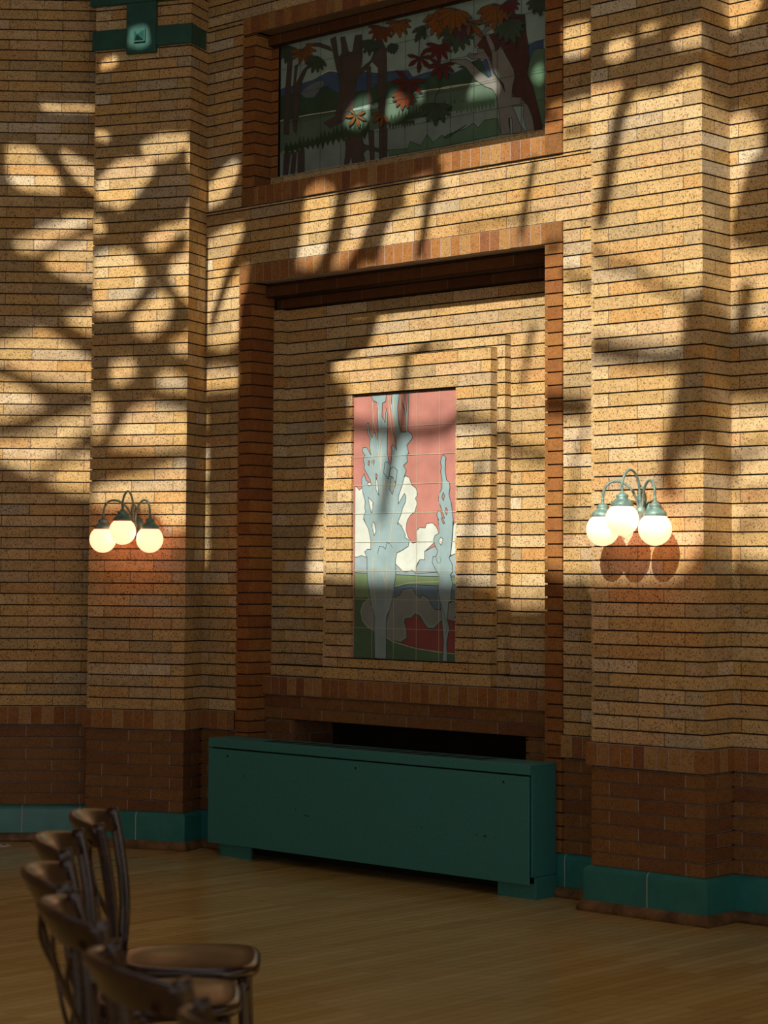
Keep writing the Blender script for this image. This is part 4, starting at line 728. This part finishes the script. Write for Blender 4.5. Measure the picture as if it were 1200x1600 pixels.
('uleafo',1,'1919,4525 1946,4524 1984,4520 1996,4516 2002,4510 2013,4508 2025,4498 2011,4495 2001,4498 1994,4495 1981,4498 1945,4512'),
('uleafo',1,'1919,4525 1950,4503 1989,4471 1999,4458 1999,4450 2008,4440 2010,4423 1990,4431 1982,4442 1970,4445 1959,4457 1933,4495'),
('uleafo',1,'1919,4525 1925,4502 1928,4472 1926,4463 1920,4459 1920,4451 1909,4443 1902,4455 1903,4463 1898,4469 1898,4479 1908,4506'),
('uleafo',1,'2091,4590 2126,4577 2172,4555 2186,4546 2189,4537 2201,4530 2210,4514 2190,4516 2178,4524 2168,4524 2153,4533 2116,4564'),
('uleafo',1,'2091,4590 2125,4566 2166,4531 2177,4518 2177,4508 2187,4498 2189,4480 2168,4488 2159,4500 2146,4503 2134,4516 2107,4558'),
('uleafo',1,'2091,4590 2118,4557 2147,4511 2153,4495 2148,4486 2155,4473 2149,4455 2129,4470 2124,4483 2112,4491 2104,4507 2093,4555'),
('uleafo',1,'2091,4590 2105,4551 2116,4499 2115,4481 2105,4475 2107,4460 2091,4445 2076,4465 2077,4480 2067,4490 2066,4508 2077,4556'),
('uleafo',1,'2091,4590 2089,4556 2078,4511 2071,4498 2058,4495 2054,4483 2033,4476 2027,4496 2034,4507 2028,4517 2035,4532 2064,4567'),
('uleafo',1,'2091,4590 2075,4564 2048,4532 2036,4523 2023,4524 2014,4516 1992,4515 1994,4533 2005,4539 2004,4549 2016,4559 2057,4579'),
('uleafo',1,'2091,4590 2066,4573 2029,4556 2014,4552 2003,4556 1991,4552 1971,4558 1979,4570 1992,4573 1995,4581 2009,4585 2056,4590'),
('uleafg',1,'2174,4485 2208,4483 2253,4474 2269,4469 2275,4461 2288,4458 2301,4445 2284,4442 2272,4446 2263,4443 2247,4448 2204,4468'),
('uleafg',1,'2174,4485 2211,4472 2258,4450 2273,4440 2276,4430 2289,4423 2298,4407 2277,4409 2266,4417 2254,4417 2239,4426 2200,4459'),
('uleafg',1,'2174,4485 2209,4461 2252,4425 2263,4411 2263,4401 2273,4390 2276,4372 2253,4380 2244,4392 2231,4396 2219,4409 2190,4452'),
('uleafg',1,'2174,4485 2201,4452 2232,4405 2238,4388 2233,4379 2240,4365 2233,4347 2213,4362 2208,4376 2195,4383 2187,4400 2176,4449'),
('uleafg',1,'2174,4485 2186,4452 2196,4406 2195,4392 2186,4386 2187,4373 2174,4360 2161,4378 2162,4390 2153,4399 2152,4414 2162,4456'),
('uleafg',1,'2174,4485 2172,4456 2163,4418 2156,4406 2146,4404 2142,4394 2125,4387 2119,4404 2125,4414 2120,4423 2126,4435 2151,4466'),
('uleafg',1,'2174,4485 2161,4463 2137,4436 2127,4429 2116,4429 2109,4422 2090,4422 2092,4436 2101,4442 2100,4451 2110,4459 2145,4476'),
('uleafm',1,'2178,4587 2196,4591 2222,4594 2231,4593 2237,4589 2244,4589 2255,4584 2247,4579 2239,4579 2235,4576 2226,4576 2198,4581'),
('uleafm',1,'2178,4587 2201,4584 2231,4577 2241,4573 2245,4567 2254,4565 2262,4556 2250,4554 2242,4558 2236,4556 2226,4560 2198,4574'),
('uleafm',1,'2178,4587 2202,4576 2232,4559 2240,4551 2242,4545 2250,4539 2254,4528 2240,4531 2233,4537 2226,4538 2216,4545 2193,4569'),
('uleafm',1,'2178,4587 2198,4569 2222,4542 2227,4532 2226,4526 2231,4518 2230,4507 2216,4514 2212,4522 2204,4526 2197,4535 2184,4565'),
('uleafm',1,'2178,4587 2188,4567 2198,4540 2199,4531 2194,4527 2196,4519 2189,4510 2180,4520 2180,4528 2174,4533 2172,4542 2174,4569'),
('uleafm',1,'2178,4587 2178,4569 2175,4546 2171,4539 2165,4537 2163,4531 2153,4526 2149,4536 2152,4542 2149,4548 2152,4555 2166,4575'),
('uleafm',1,'2178,4587 2170,4574 2156,4558 2150,4553 2144,4554 2139,4550 2128,4549 2129,4558 2134,4562 2134,4567 2140,4571 2161,4582'),
('uleafg',1,'2383,4556 2404,4557 2433,4555 2442,4553 2447,4549 2456,4548 2465,4540 2456,4537 2447,4539 2442,4536 2433,4537 2404,4547'),
('uleafg',1,'2383,4556 2407,4548 2438,4535 2447,4529 2450,4523 2458,4518 2465,4508 2452,4509 2444,4514 2437,4513 2427,4519 2401,4539'),
('uleafg',1,'2383,4556 2405,4539 2430,4515 2437,4506 2436,4499 2443,4492 2443,4480 2429,4486 2424,4494 2416,4497 2408,4506 2392,4534'),
('uleafg',1,'2383,4556 2396,4533 2410,4501 2411,4490 2407,4485 2409,4476 2402,4466 2391,4477 2390,4486 2383,4491 2380,4502 2380,4533'),
('uleafg',1,'2383,4556 2384,4534 2379,4507 2375,4499 2368,4496 2366,4489 2355,4484 2350,4496 2353,4503 2350,4509 2353,4518 2369,4541'),
('uleafg',1,'2383,4556 2373,4540 2355,4522 2347,4517 2339,4518 2334,4514 2320,4514 2322,4524 2329,4528 2329,4534 2337,4539 2363,4550'),
('uleafg',1,'2383,4556 2366,4548 2341,4542 2331,4541 2325,4544 2317,4543 2306,4547 2313,4554 2321,4554 2324,4559 2333,4560 2362,4559'),
('ink',-9,'1670,4609 1610,4568 1565,4490 1558,4393'),
('ink',-9,'1716,4241 1709,4191 1679,4156 1676,4117'),
('ink',-9,'1294,4212 1201,4180 1209,4122')]
SUN=6.8; WORLD=1.12
cu=bpy.data.curves.new('sun_mask_ceiling','CURVE'); cu.dimensions='2D'; cu.fill_mode='BOTH'; cu.extrude=.006  # slab added out of view to mask the sun into patches
def spl(pts):
    s=cu.splines.new('POLY'); s.points.add(len(pts)-1)
    for p,q in zip(s.points,pts): p.co=(q[0],q[1],0,1)
    s.use_cyclic_u=True
spl([(-6.4,-6.6),(6.4,-6.6),(6.4,12.7),(-6.4,12.7)])
for i in range(4):          # unseen panes added so the sunlit floor bounces light up
    for j in range(4):
        x0,y0=-2.6+1.15*i,-4.47+1.4*j
        spl([(x0,y0),(x0+1.05,y0),(x0+1.05,y0+1.28),(x0,y0+1.28)])
for s in SUN_HOLES: spl(parse(s))
tmp=bpy.data.objects.new('tmp',cu); C.objects.link(tmp)
dg=bpy.context.evaluated_depsgraph_get(); me=bpy.data.meshes.new_from_object(tmp.evaluated_get(dg)); bpy.data.objects.remove(tmp)
SUN_MASK=plain('sun_mask_boards',(.20,.13,.08),.8,nscale=4)
me.materials.clear(); me.materials.append(SUN_MASK)
ce=bpy.data.objects.new('sun_mask_ceiling',me); ce.location=(0,0,HR); C.objects.link(ce); struct(ce)

# ---------------------------------------------------------------- tile murals
PAL=dict(rose=(.44,.20,.175),white=(.56,.63,.60),sky=(.28,.38,.43),green=(.20,.31,.17),dgreen=(.085,.17,.105),line=(.50,.52,.40),blue=(.13,.22,.32),
 gray=(.24,.29,.29),maroon=(.26,.075,.08),seafoam=(.24,.38,.35),bark=(.26,.38,.42),streak=(.50,.46,.36),ink=(.03,.05,.05),
 usky=(.26,.37,.34),ublue=(.05,.10,.20),ugray=(.13,.17,.20),udgreen=(.035,.075,.05),umid=(.095,.155,.115),upale=(.21,.29,.27),ugreen=(.10,.19,.12),udark=(.035,.065,.04),
 ubrown=(.075,.058,.055),uwine=(.075,.032,.03),utrunk=(.20,.205,.195),uleafg=(.045,.075,.05),uleafo=(.21,.075,.015),uleafr=(.15,.04,.015),uleafm=(.12,.016,.018),uleafp=(.07,.03,.05))
MM={}
def tmat(k,glow=1.0):
    if k not in MM:
        m,nt,b_=mat('glazed_tile_'+k); col=PAL[k]
        tc=nt.nodes.new('ShaderNodeTexCoord'); n=noise(nt,7,4,.55,tc.outputs['Object']); r=ramp(nt,[(.3,tuple(x*.84 for x in col)),(.7,tuple(min(1,x*1.14) for x in col))])
        nt.links.new(n.outputs['Fac'],r.inputs[0]); nt.links.new(r.outputs[0],b_.inputs['Base Color'])
        b_.inputs['Roughness'].default_value=.38; b_.inputs['Specular IOR Level'].default_value=.35
        MM[k]=m
    return MM[k]
from mathutils.geometry import tessellate_polygon
def ribbon(b,pts,w,d,mi,closed=False):
    n=len(pts)
    for i in range(n if closed else n-1):
        p=Vector(pts[i]); q=Vector(pts[(i+1)%n]); t=q-p
        if t.length<1e-5: continue
        t.normalize(); nn=Vector((-t.y,t.x))*w/2; e=t*w*.35
        b.quad([M.P(v.x,d,v.y) for v in (p-e-nn,q+e-nn,q+e+nn,p-e+nn)],mi)
def clip(poly,x0,x1,z0,z1):
    def cut(P,f,g):
        o=[]
        for i in range(len(P)):
            a,c=P[i-1],P[i]; fa,fc=f(a),f(c)
            if fa>=0:
                if fc>=0: o.append(c)
                else: o.append(g(a,c,fa/(fa-fc)))
            elif fc>=0: o.append(g(a,c,fa/(fa-fc))); o.append(c)
        return o
    g=lambda a,c,t:(a[0]+(c[0]-a[0])*t,a[1]+(c[1]-a[1])*t)
    for f in (lambda p:p[0]-x0,lambda p:x1-p[0],lambda p:p[1]-z0,lambda p:z1-p[1]):
        if len(poly)<3: return []
        poly=cut(poly,f,g)
    return poly
def mural(name,data,s0,s1,z0,z1,sx,szs,label,outl):
    keys=sorted({m for m,_,_ in data}|{'ink','line'}); idx={k:i for i,k in enumerate(keys)}
    D0=.1355
    root=empty(name,M.P((s0+s1)/2,D0,z0),M.a,label,'tile mural')
    X=into(root)
    b=MB(); b.box((s0,D0,z0),(s1,D0+.012,z1),idx[data[0][0]],lambda v:M.P(v.x,v.y,v.z))
    d=D0
    for mname,o,s in data[1:]:
        d-=.000035; poly=clip(parse(s),s0,s1,z0,z1) if o>=0 else parse(s)
        if o<0:
            poly=[(min(max(x,s0),s1),min(max(z,z0),z1)) for x,z in poly]
            ribbon(b,poly,-o*.00052,d,idx[mname]); continue
        if len(poly)<3: continue
        tri=tessellate_polygon([[Vector((x,z,0)) for x,z in poly]])
        vs=[M.P(x,d,z) for x,z in poly]
        b.mesh(vs,[tuple(t) for t in tri],idx[mname],False)
        if o: 
            d-=.00002; ribbon(b,poly,outl,d,idx['ink'],True)
    d-=.00005
    b.v=[tuple(X(v)) for v in b.v]
    pn=b.build('picture_tiles',[tmat(k) for k in keys],root)
    g=MB()
    for s in sx: g.box((s-.0011,d-.0004,z0),(s+.0011,d,z1),0,lambda v:M.P(v.x,v.y,v.z))
    for z in szs: g.box((s0,d-.0004,z-.0011),(s1,d,z+.0011),0,lambda v:M.P(v.x,v.y,v.z))
    g.v=[tuple(X(v)) for v in g.v]
    g.build('grout_lines',[tmat('line') if z0<2 else tmat('udgreen')],root)
    return root
zl0,zl1=zk(MK0)+.002,zk(MK1)-.012
mural('tile_mural',LOWER_MURAL,MU0+.002,MU1-.002,zl0,zl1,[1.226,1.385,1.551,1.712],[2.378-.1567*i for i in range(10) if 2.378-.1567*i>zl0+.02],
 'tall narrow rose and blue tile mural of two poplar trees in the lower niche',.0036)
zu0,zu1=zk(46.65)+.001,zk(58.8)+.0
mural('tile_mural',UPPER_MURAL,.476,2.465,zu0,zu1,[.648+.1627*i for i in range(-1,12) if .5<.648+.1627*i<2.45],[zu0+.157*i for i in range(1,6)],
 'wide dark woodland tile mural of autumn leaves and tree trunks in the upper recess',.0034)

# ---------------------------------------------------------------- radiator cover
R0,R1,RF,RK=.325,2.628,-.24,-.035
Z0,ZS,ZT,ZB=.005,.602,.653,.073
rc=empty('radiator_cover',M.P((R0+R1)/2,RF,0),M.a,'long teal painted metal radiator cover under the lower niche','radiator cover')
def local(fn):
    X=into(rc); return lambda v: X(M.P(v.x,v.y,v.z))
XR=local(None)
def part(name,boxes,m,bevel=0,parent=rc):
    b=MB()
    for lo,hi in boxes: b.box(lo,hi,0,XR)
    return b.build(name,[m],parent,bevel)
part('back_casing',[((R0+.004,RK-.012,Z0),(R1-.004,RK,ZT-.006)),((R0+.004,RF+.03,.10),(R1-.02,RF+.034,ZS))],BLACK)
part('side_panel',[((R0,RF+.018,.11),(R0+.012,RK,ZT-.012))],RADP,.002)
sp=part('side_panel',[((R1-.012,RF+.018,.11),(R1,RK,ZT-.012))],RADP,.002)
part('edge_flange',[((R1-.001,RF+.018,.11),(R1+.003,RF+.028,ZT-.014)),((R1-.001,RF+.018,ZT-.024),(R1+.003,RK,ZT-.012))],RADP,.001,sp)
part('front_panel',[((R0,RF,ZB),(R1-.008,RF+.012,ZS-.006))],RADP,.003)
part('top_panel',[((R0,RF-.001,ZS+.002),(R1,RF+.010,ZT)),((R0,RF,ZT-.012),(R1+.002,RK,ZT+.001)),((R1-.010,RF,ZS+.002),(R1,RF+.03,ZT))],RADP,.003)
part('plinth',[((R0+.045,RF+.045,.0),(R0+.30,RF+.06,.075)),((R0+.045,RF+.045,.0),(R0+.06,RK,.075))],RADP,.002)
part('plinth',[((R1-.24,RF+.045,.0),(R1+.004,RF+.06,.075)),((R1-.012,RF+.045,.0),(R1+.004,RK,.108))],RADP,.002)
b=MB()
for g in range(13):
    s0=.72+g*.1235
    for j in range(6):
        q=s0+j*.0155
        b.mesh([XR(Vector(p)) for p in ((q,-.205,ZT+.0018),(q+.0105,-.205,ZT+.0018),(q+.030,-.085,ZT+.0018),(q+.0195,-.085,ZT+.0018))],[(0,1,2,3)],0,False)
b.build('vent_slots',[BLACK],rc)
def disc(b,c,r,ax,th,seg=18,mi=0,X=lambda v:v):
    ax=Vector(ax).normalized(); t=ax.orthogonal().normalized(); w=ax.cross(t); c=Vector(c)
    lo=[X(c+t*r*math.cos(a)+w*r*math.sin(a)) for a in [2*PI*i/seg for i in range(seg)]]
    hi=[X(c+ax*th+(t*math.cos(a)+w*math.sin(a))*r*.85) for a in [2*PI*i/seg for i in range(seg)]]
    b.mesh(lo+hi,[tuple(range(seg-1,-1,-1)),tuple(range(seg,2*seg))]+[(i,(i+1)%seg,seg+(i+1)%seg,seg+i) for i in range(seg)],mi,False)
for s in (.484,1.464,2.463):
    b=MB(); disc(b,(s,RF+.001,.560),.016,(0,-1,0),.003,X=XR); disc(b,(s,RF-.002,.560),.007,(0,-1,0),.0012,mi=1,X=XR)
    b.build('cam_lock',[RADP,BLACK],rc)
for (s,z,w,h) in ((1.108,.282,.030,.007),(1.088,.285,.018,.004),(1.927,.292,.010,.006),(2.345,.285,.022,.010),(2.29,.287,.008,.006),(2.405,.283,.007,.005),(.62,.46,.006,.02),(1.02,.31,.006,.012)):
    w*=1.35; h*=1.5
    c=[(s+w/2*math.cos(t)*random.uniform(.7,1),z+h/2*math.sin(t)*random.uniform(.7,1)) for t in [2*PI*i/9 for i in range(9)]]
    b=MB(); b.quad([XR(Vector((x,RF-.0006,zz))) for x,zz in c],0); b.build('paint_chip',[CHIP],rc)

# ---------------------------------------------------------------- wall sconces
GLOBE,nt,b_=mat('lit_opal_glass')
b_.inputs['Base Color'].default_value=(.85,.80,.74,1); b_.inputs['Roughness'].default_value=.12
b_.inputs['Emission Color'].default_value=(1.0,.345,.19,1); b_.inputs['Emission Strength'].default_value=2.6
def lathe(b,prof,c,X,seg=28,mi=0,axis='z'):
    n=len(prof); vs=[]; 
    for r,z in prof:
        for i in range(seg):
            a=2*PI*i/seg; vs.append(X(Vector((c[0]+r*math.cos(a),c[1]+r*math.sin(a),c[2]+z))))
    fs=[(j*seg+i,j*seg+(i+1)%seg,(j+1)*seg+(i+1)%seg,(j+1)*seg+i) for j in range(n-1) for i in range(seg)]
    b.mesh(vs,fs,mi,True)
def spline(pts,n=10):
    out=[]; P=[Vector(p) for p in pts]; P=[P[0]*2-P[1]]+P+[P[-1]*2-P[-2]]
    for i in range(1,len(P)-2):
        for j in range(n):
            t=j/n; a,b2,c,d=P[i-1],P[i],P[i+1],P[i+2]
            out.append(.5*((2*b2)+(c-a)*t+(2*a-5*b2+4*c-d)*t*t+(3*b2-a-3*c+d)*t**3))
    out.append(P[-2]); return out
def tube(b,pts,r,seg=10,mi=0,rx=None,up=None,caps=True):
    """round (or flat, when rx is given) bar along pts; r may be a function of 0..1"""
    pts=[Vector(p) for p in pts]; n=len(pts); rows=[]
    t0=(pts[1]-pts[0]).normalized(); prev=None
    for i,p in enumerate(pts):
        t=(pts[min(i+1,n-1)]-pts[max(i-1,0)]).normalized()
        if up is not None: w=Vector(up)
        elif prev is None: w=t.orthogonal()
        else: w=prev
        w=(w-t*w.dot(t)).normalized(); prev=w; q=t.cross(w)
        rr=r(i/(n-1)) if callable(r) else r; r2=(rx(i/(n-1)) if callable(rx) else rx) if rx is not None else rr
        row=[]
        for k in range(seg):
            a=2*PI*(k+.5)/seg; ca,sa=math.cos(a),math.sin(a)
            if rx is not None:   # superellipse for flat bars
                e=.45; ca=math.copysign(abs(ca)**e,ca); sa=math.copysign(abs(sa)**e,sa)
            row.append(p+w*rr*ca+q*r2*sa)
        rows.append(row)
    vs=[v for r_ in rows for v in r_]
    fs=[(i*seg+k,i*seg+(k+1)%seg,(i+1)*seg+(k+1)%seg,(i+1)*seg+k) for i in range(n-1) for k in range(seg)]
    if caps: fs+= [tuple(range(seg-1,-1,-1)),tuple((n-1)*seg+k for k in range(seg))]
    b.mesh(vs,fs,mi,True)
def sconce(F_,s,d,zc,label):
    root=empty('wall_sconce',F_.P(s,d,zc),F_.a,label,'wall lamp',None)
    I=lambda v:v
    # local frame: x along wall, -y into the room, z up; origin at hub on the wall
    b=MB(); 
    vs=[];seg=24
    for (r,y) in ((.046,0),(.046,-.006),(.036,-.012),(.028,-.016)):
        vs.append([(r*math.cos(2*PI*i/seg),y,-.012+r*1.45*math.sin(2*PI*i/seg)) for i in range(seg)])
    flat=[v for r_ in vs for v in r_]
    b.mesh(flat,[(j*seg+i,j*seg+(i+1)%seg,(j+1)*seg+(i+1)%seg,(j+1)*seg+i) for j in range(3) for i in range(seg)]+[tuple(3*seg+i for i in range(seg))],0,True)
    b.build('back_plate',[VERD],root)
    b=MB(); lathe(b,[(.001,-.075),(.010,-.066),(.014,-.052),(.010,-.040),(.020,-.022),(.027,0),(.022,.018),(.012,.028),(.001,.034)],(0,-.045,0),I,20)
    disc(b,(0,-.07,0),.009,(0,-1,0),.006); b.build('hub',[VERD],root)
    G=[(-.148,-.14,-.08),(0,-.19,-.035),(.148,-.14,-.08)]
    for (gx,gy,gz),mid in zip(G,((-.035,-.055,.13),(0,-.06,.17),(.035,-.055,.13))):
        top=gz+.138
        if gx==0: path=[(0,-.045,.0),(0,-.05,.07),(0,-.06,.135),(0,-.085,.178),(0,-.125,.196),(0,-.165,.175),(0,gy,.135),(0,gy,top-.005)]
        else:
            sg=1 if gx>0 else -1
            path=[(sg*.008,-.045,0),(sg*.018,-.052,.06),(sg*.040,-.070,.112),(sg*.078,-.095,.142),(sg*.118,-.120,.140),(sg*.142,-.136,.105),(gx,gy,top-.005)]
        b=MB(); tube(b,spline(path,8),.0062,10); b.build('arm',[VERD],root)
        b=MB(); lathe(b,[(.001,.150),(.006,.147),(.009,.139),(.006,.131),(.010,.124),(.016,.118),(.026,.113),(.029,.105),(.025,.096),(.034,.091),(.047,.080),(.054,.068),(.053,.060),(.047,.055)],(gx,gy,gz),I,28)
        b.build('shade_cap',[VERD],root)
        b=MB(); R=.077; prof=[(max(.0005,R*math.sin(PI*i/24)),-R*math.cos(PI*i/24)) for i in range(22)]
        lathe(b,prof,(gx,gy,gz),I,40); b.build('globe',[GLOBE],root)
    # small loop behind the hub
    b=MB(); tube(b,spline([(-.02,-.03,.01),(-.024,-.03,.08),(-.012,-.028,.125),(.004,-.026,.10),(.008,-.028,.02)],8),.0042,8); b.build('scroll',[VERD],root)
    return root
sconce(A,.309,0,1.847,'three-globe bronze wall lamp on the left brick pier')
sconce(M,S0+.319,PB,1.870,'three-globe bronze wall lamp on the right brick pier')

# ---------------------------------------------------------------- painted steel strap on the left pier
sb=empty('steel_strap',A.P(.31,0,zk(59)),A.a,'dark green painted steel strap crossing the top of the left pier','steel bracket')
XS=into(sb)
T=lambda v:XS(A.P(v.x,v.y,v.z))
b=MB(); za,zb_=zk(59.15),zk(61.02)
b.box((-.012,-.022,za),(.630,0,zb_),0,T); b.box((.6177,-.022,za),(.630,.2,zb_),0,T); b.box((-.012,-.022,za),(0,.15,zb_),0,T)
b.build('horizontal_band',[STEELP],sb,.002)
b=MB(); b.box((.214,-.034,zk(58.5)),(.404,-.004,zk(68)),0,T); b.build('vertical_band',[STEELP],sb,.003)
b=MB(); cx_,cz_=.303,zk(60.15); q=.037
b.box((cx_-q,-.044,cz_-q),(cx_+q,-.034,cz_+q),0,T)
b.mesh([T(Vector(p)) for p in ((cx_-q+.006,-.044,cz_-q+.006),(cx_+q-.006,-.044,cz_-q+.006),(cx_+q-.006,-.044,cz_+q-.006),(cx_-q+.006,-.044,cz_+q-.006),(cx_,-.072,cz_))],[(0,1,4),(1,2,4),(2,3,4),(3,0,4)],0,False)
b.build('boss',[STEELP],sb)
b=MB()
for p0,p1 in (((-.02,-.045,zk(63.35)),(.64,0,zk(64.2))),((-.03,-.07,zk(64.2)),(.65,0,zk(65.4)))): b.box(p0,p1,0,T)
b.build('cap_moulding',[STEELP],sb,.004)

# ---------------------------------------------------------------- floor outlet
b=MB(); lathe(b,[(.001,.006),(.030,.006),(.034,.008),(.046,.007),(.050,.001)],(0,0,0),lambda v:v,28); lathe(b,[(.001,.0085),(.012,.0085),(.014,.006)],(.012,0,0),lambda v:v,12,1)
fo=b.build('floor_outlet',[ALU,BLACK]); fo.location=(-2.19,11.97,.0); tag(fo,'small round metal floor outlet near the left wall','floor outlet')

# ---------------------------------------------------------------- bentwood chairs
WOOD,nt,bs=mat('dark_walnut_lacquer')
tc=nt.nodes.new('ShaderNodeTexCoord'); mp=nt.nodes.new('ShaderNodeMapping'); mp.inputs['Scale'].default_value=(3,22,22); nt.links.new(tc.outputs['Object'],mp.inputs['Vector'])
n=noise(nt,1.6,5,.6,mp.outputs[0]); r=ramp(nt,[(.3,(.014,.006,.005)),(.55,(.032,.012,.008)),(.8,(.065,.026,.013))]); nt.links.new(n.outputs['Fac'],r.inputs[0]); nt.links.new(r.outputs[0],bs.inputs['Base Color'])
bs.inputs['Roughness'].default_value=.22; bs.inputs['Specular IOR Level'].default_value=.6
def seat_outline(n=48,grow=0.0):
    out=[]
    for i in range(n):
        a=2*PI*i/n; ca,sa=math.cos(a),math.sin(a); e=2/3.4
        x=math.copysign(abs(ca)**e,ca)*(.205+grow); w=.205 if ca>0 else .205
        y=math.copysign(abs(sa)**e,sa)*(.195+grow+ .022*(x/.2))
        out.append((x,y))
    return out
def make_chair():
    root=empty('bentwood_chair',(0,0,0))
    b=MB(); rows=[(.0,.425,0),(.006,.430,0),(.006,.452,0),(.0,.460,0),(-.018,.461,0),(-.05,.455,0),(-.12,.451,0),(-.19,.450,0)]
    vs=[];n=48
    for g,z,_ in rows:
        vs+=[(x,y,z) for x,y in (seat_outline(n,g) if g>-.15 else [(x*.06,y*.06) for x,y in seat_outline(n)])]
    fs=[(j*n+i,j*n+(i+1)%n,(j+1)*n+(i+1)%n,(j+1)*n+i) for j in range(len(rows)-1) for i in range(n)]+[tuple(range(n-1,-1,-1)),tuple((len(rows)-1)*n+i for i in range(n))]
    b.mesh(vs,fs,0,True); b.build('seat',[WOOD],root)
    for sg in (-1,1):
        b=MB(); tube(b,spline([(-.285,sg*.205,.0),(-.245,sg*.198,.22),(-.212,sg*.188,.44),(-.205,sg*.192,.60),(-.225,sg*.200,.76),(-.248,sg*.205,.868)],6),.011,10,rx=.017,up=(0,1,0)); b.build('back_post',[WOOD],root)
        b=MB(); tube(b,spline([(.165,sg*.185,.43),(.172,sg*.192,.25),(.190,sg*.205,.0)],5),lambda t:.0165-.004*t,10); b.build('front_leg',[WOOD],root)
    arc=[]
    for i in range(25):
        t=i/24; a=-1+2*t; arc.append((-.245-.080*(1-abs(a)**2.2),a*.205,.868-.040+.012*(1-a*a)))
    b=MB(); tube(b,arc,lambda t:.044-.012*abs(2*t-1)**2,14,rx=.012,up=(-.5,0,.87)); b.build('crest_rail',[WOOD],root)
    for sg in (-1,1):
        pts=[(-.215,-sg*.185,.49),(-.245,-sg*.11,.56),(-.268,0,.64),(-.300,sg*.10,.73),(-.300,sg*.155,.80)]
        b=MB(); tube(b,spline(pts,6),.011,8,rx=.005,up=(0,sg*.7,-.7)); b.build('cross_brace',[WOOD],root)
    b=MB(); ring=[(.15*math.cos(2*PI*i/32)-.03,.165*math.sin(2*PI*i/32),.245) for i in range(33)]
    tube(b,ring,.009,8,caps=False)
    b.build('leg_hoop',[WOOD],root)
    b=MB(); tube(b,spline([(-.245,-.19,.31),(-.25,0,.315),(-.245,.19,.31)],5),.008,8); b.build('stretcher',[WOOD],root); b=MB(); tube(b,spline([(.17,-.185,.33),(.17,0,.34),(.17,.185,.33)],5),.008,8); b.build('stretcher',[WOOD],root)
    return root
def copy_chair(r):
    c=r.copy(); C.objects.link(c)
    for ch in list(r.children):
        k=ch.copy(); C.objects.link(k); k.parent=c
    return c
CH_SPOTS=[  # midpoint of the back posts, heading of the sitter
 (-.800,6.09,2,'farthest bentwood chair of the dark walnut row, its seat in clear view'),
 (-.818,5.56,4,'second farthest walnut bentwood chair, directly in front of the farthest one'),
 (-.745,4.97,8,'third farthest walnut bentwood chair, its curved back reaching farthest left'),
 (-.620,4.46,16,'walnut bentwood chair third from the near end of the row'),
 (-.425,3.85,25,'second nearest walnut bentwood chair, its broad dark back turned to the viewer'),
 (-.195,3.33,29,'nearest walnut bentwood chair, mostly below the bottom edge of the view')]
proto=make_chair()
for i,(x,y,h,lab) in enumerate(CH_SPOTS):
    c=proto if i==0 else copy_chair(proto)
    a=math.radians(h); c.rotation_euler=(0,0,a); c.location=(x+.235*math.cos(a),y+.235*math.sin(a),0)
    c['label']=lab; c['category']='chair'; c['group']='walnut bentwood chairs in a curved row'

# ---------------------------------------------------------------- light
w=bpy.data.worlds.new('World'); bpy.context.scene.world=w; w.use_nodes=True
bg=w.node_tree.nodes['Background']; bg.inputs[0].default_value=(1.0,.99,.96,1); bg.inputs[1].default_value=WORLD
sd=bpy.data.lights.new('sun','SUN'); sd.energy=SUN; sd.angle=math.radians(.8); sd.color=(1.0,.90,.74)
so=bpy.data.objects.new('sun',sd); C.objects.link(so); so.location=(-3,-4,12)
so.rotation_euler=Vector((.329,.653,-.682)).to_track_quat('-Z','Y').to_euler()

# ---------------------------------------------------------------- camera (principal point above the frame centre: a cropped frame)
cd=bpy.data.cameras.new('camera'); cam=bpy.data.objects.new('camera',cd); C.objects.link(cam)
FPX=3211.1; cd.sensor_fit='VERTICAL'; cd.sensor_height=36; cd.lens=FPX/1600*36
cd.shift_y=-(800-697.84)/1600
th,ro=.0613165,.0052344
cam.location=(0,0,EYE)
cam.rotation_mode='XYZ'
Rm=Matrix.Rotation(PI/2+th,4,'X') @ Matrix.Rotation(ro,4,'Z')
cam.matrix_world=Matrix.Translation((0,0,EYE)) @ Rm
cd.dof.use_dof=True; cd.dof.focus_distance=11.0; cd.dof.aperture_fstop=4.0
bpy.context.scene.camera=cam
vs_=bpy.context.scene.view_settings; vs_.view_transform='Standard'; vs_.look='None'; vs_.gamma=1; vs_.use_curve_mapping=False; vs_.exposure=0
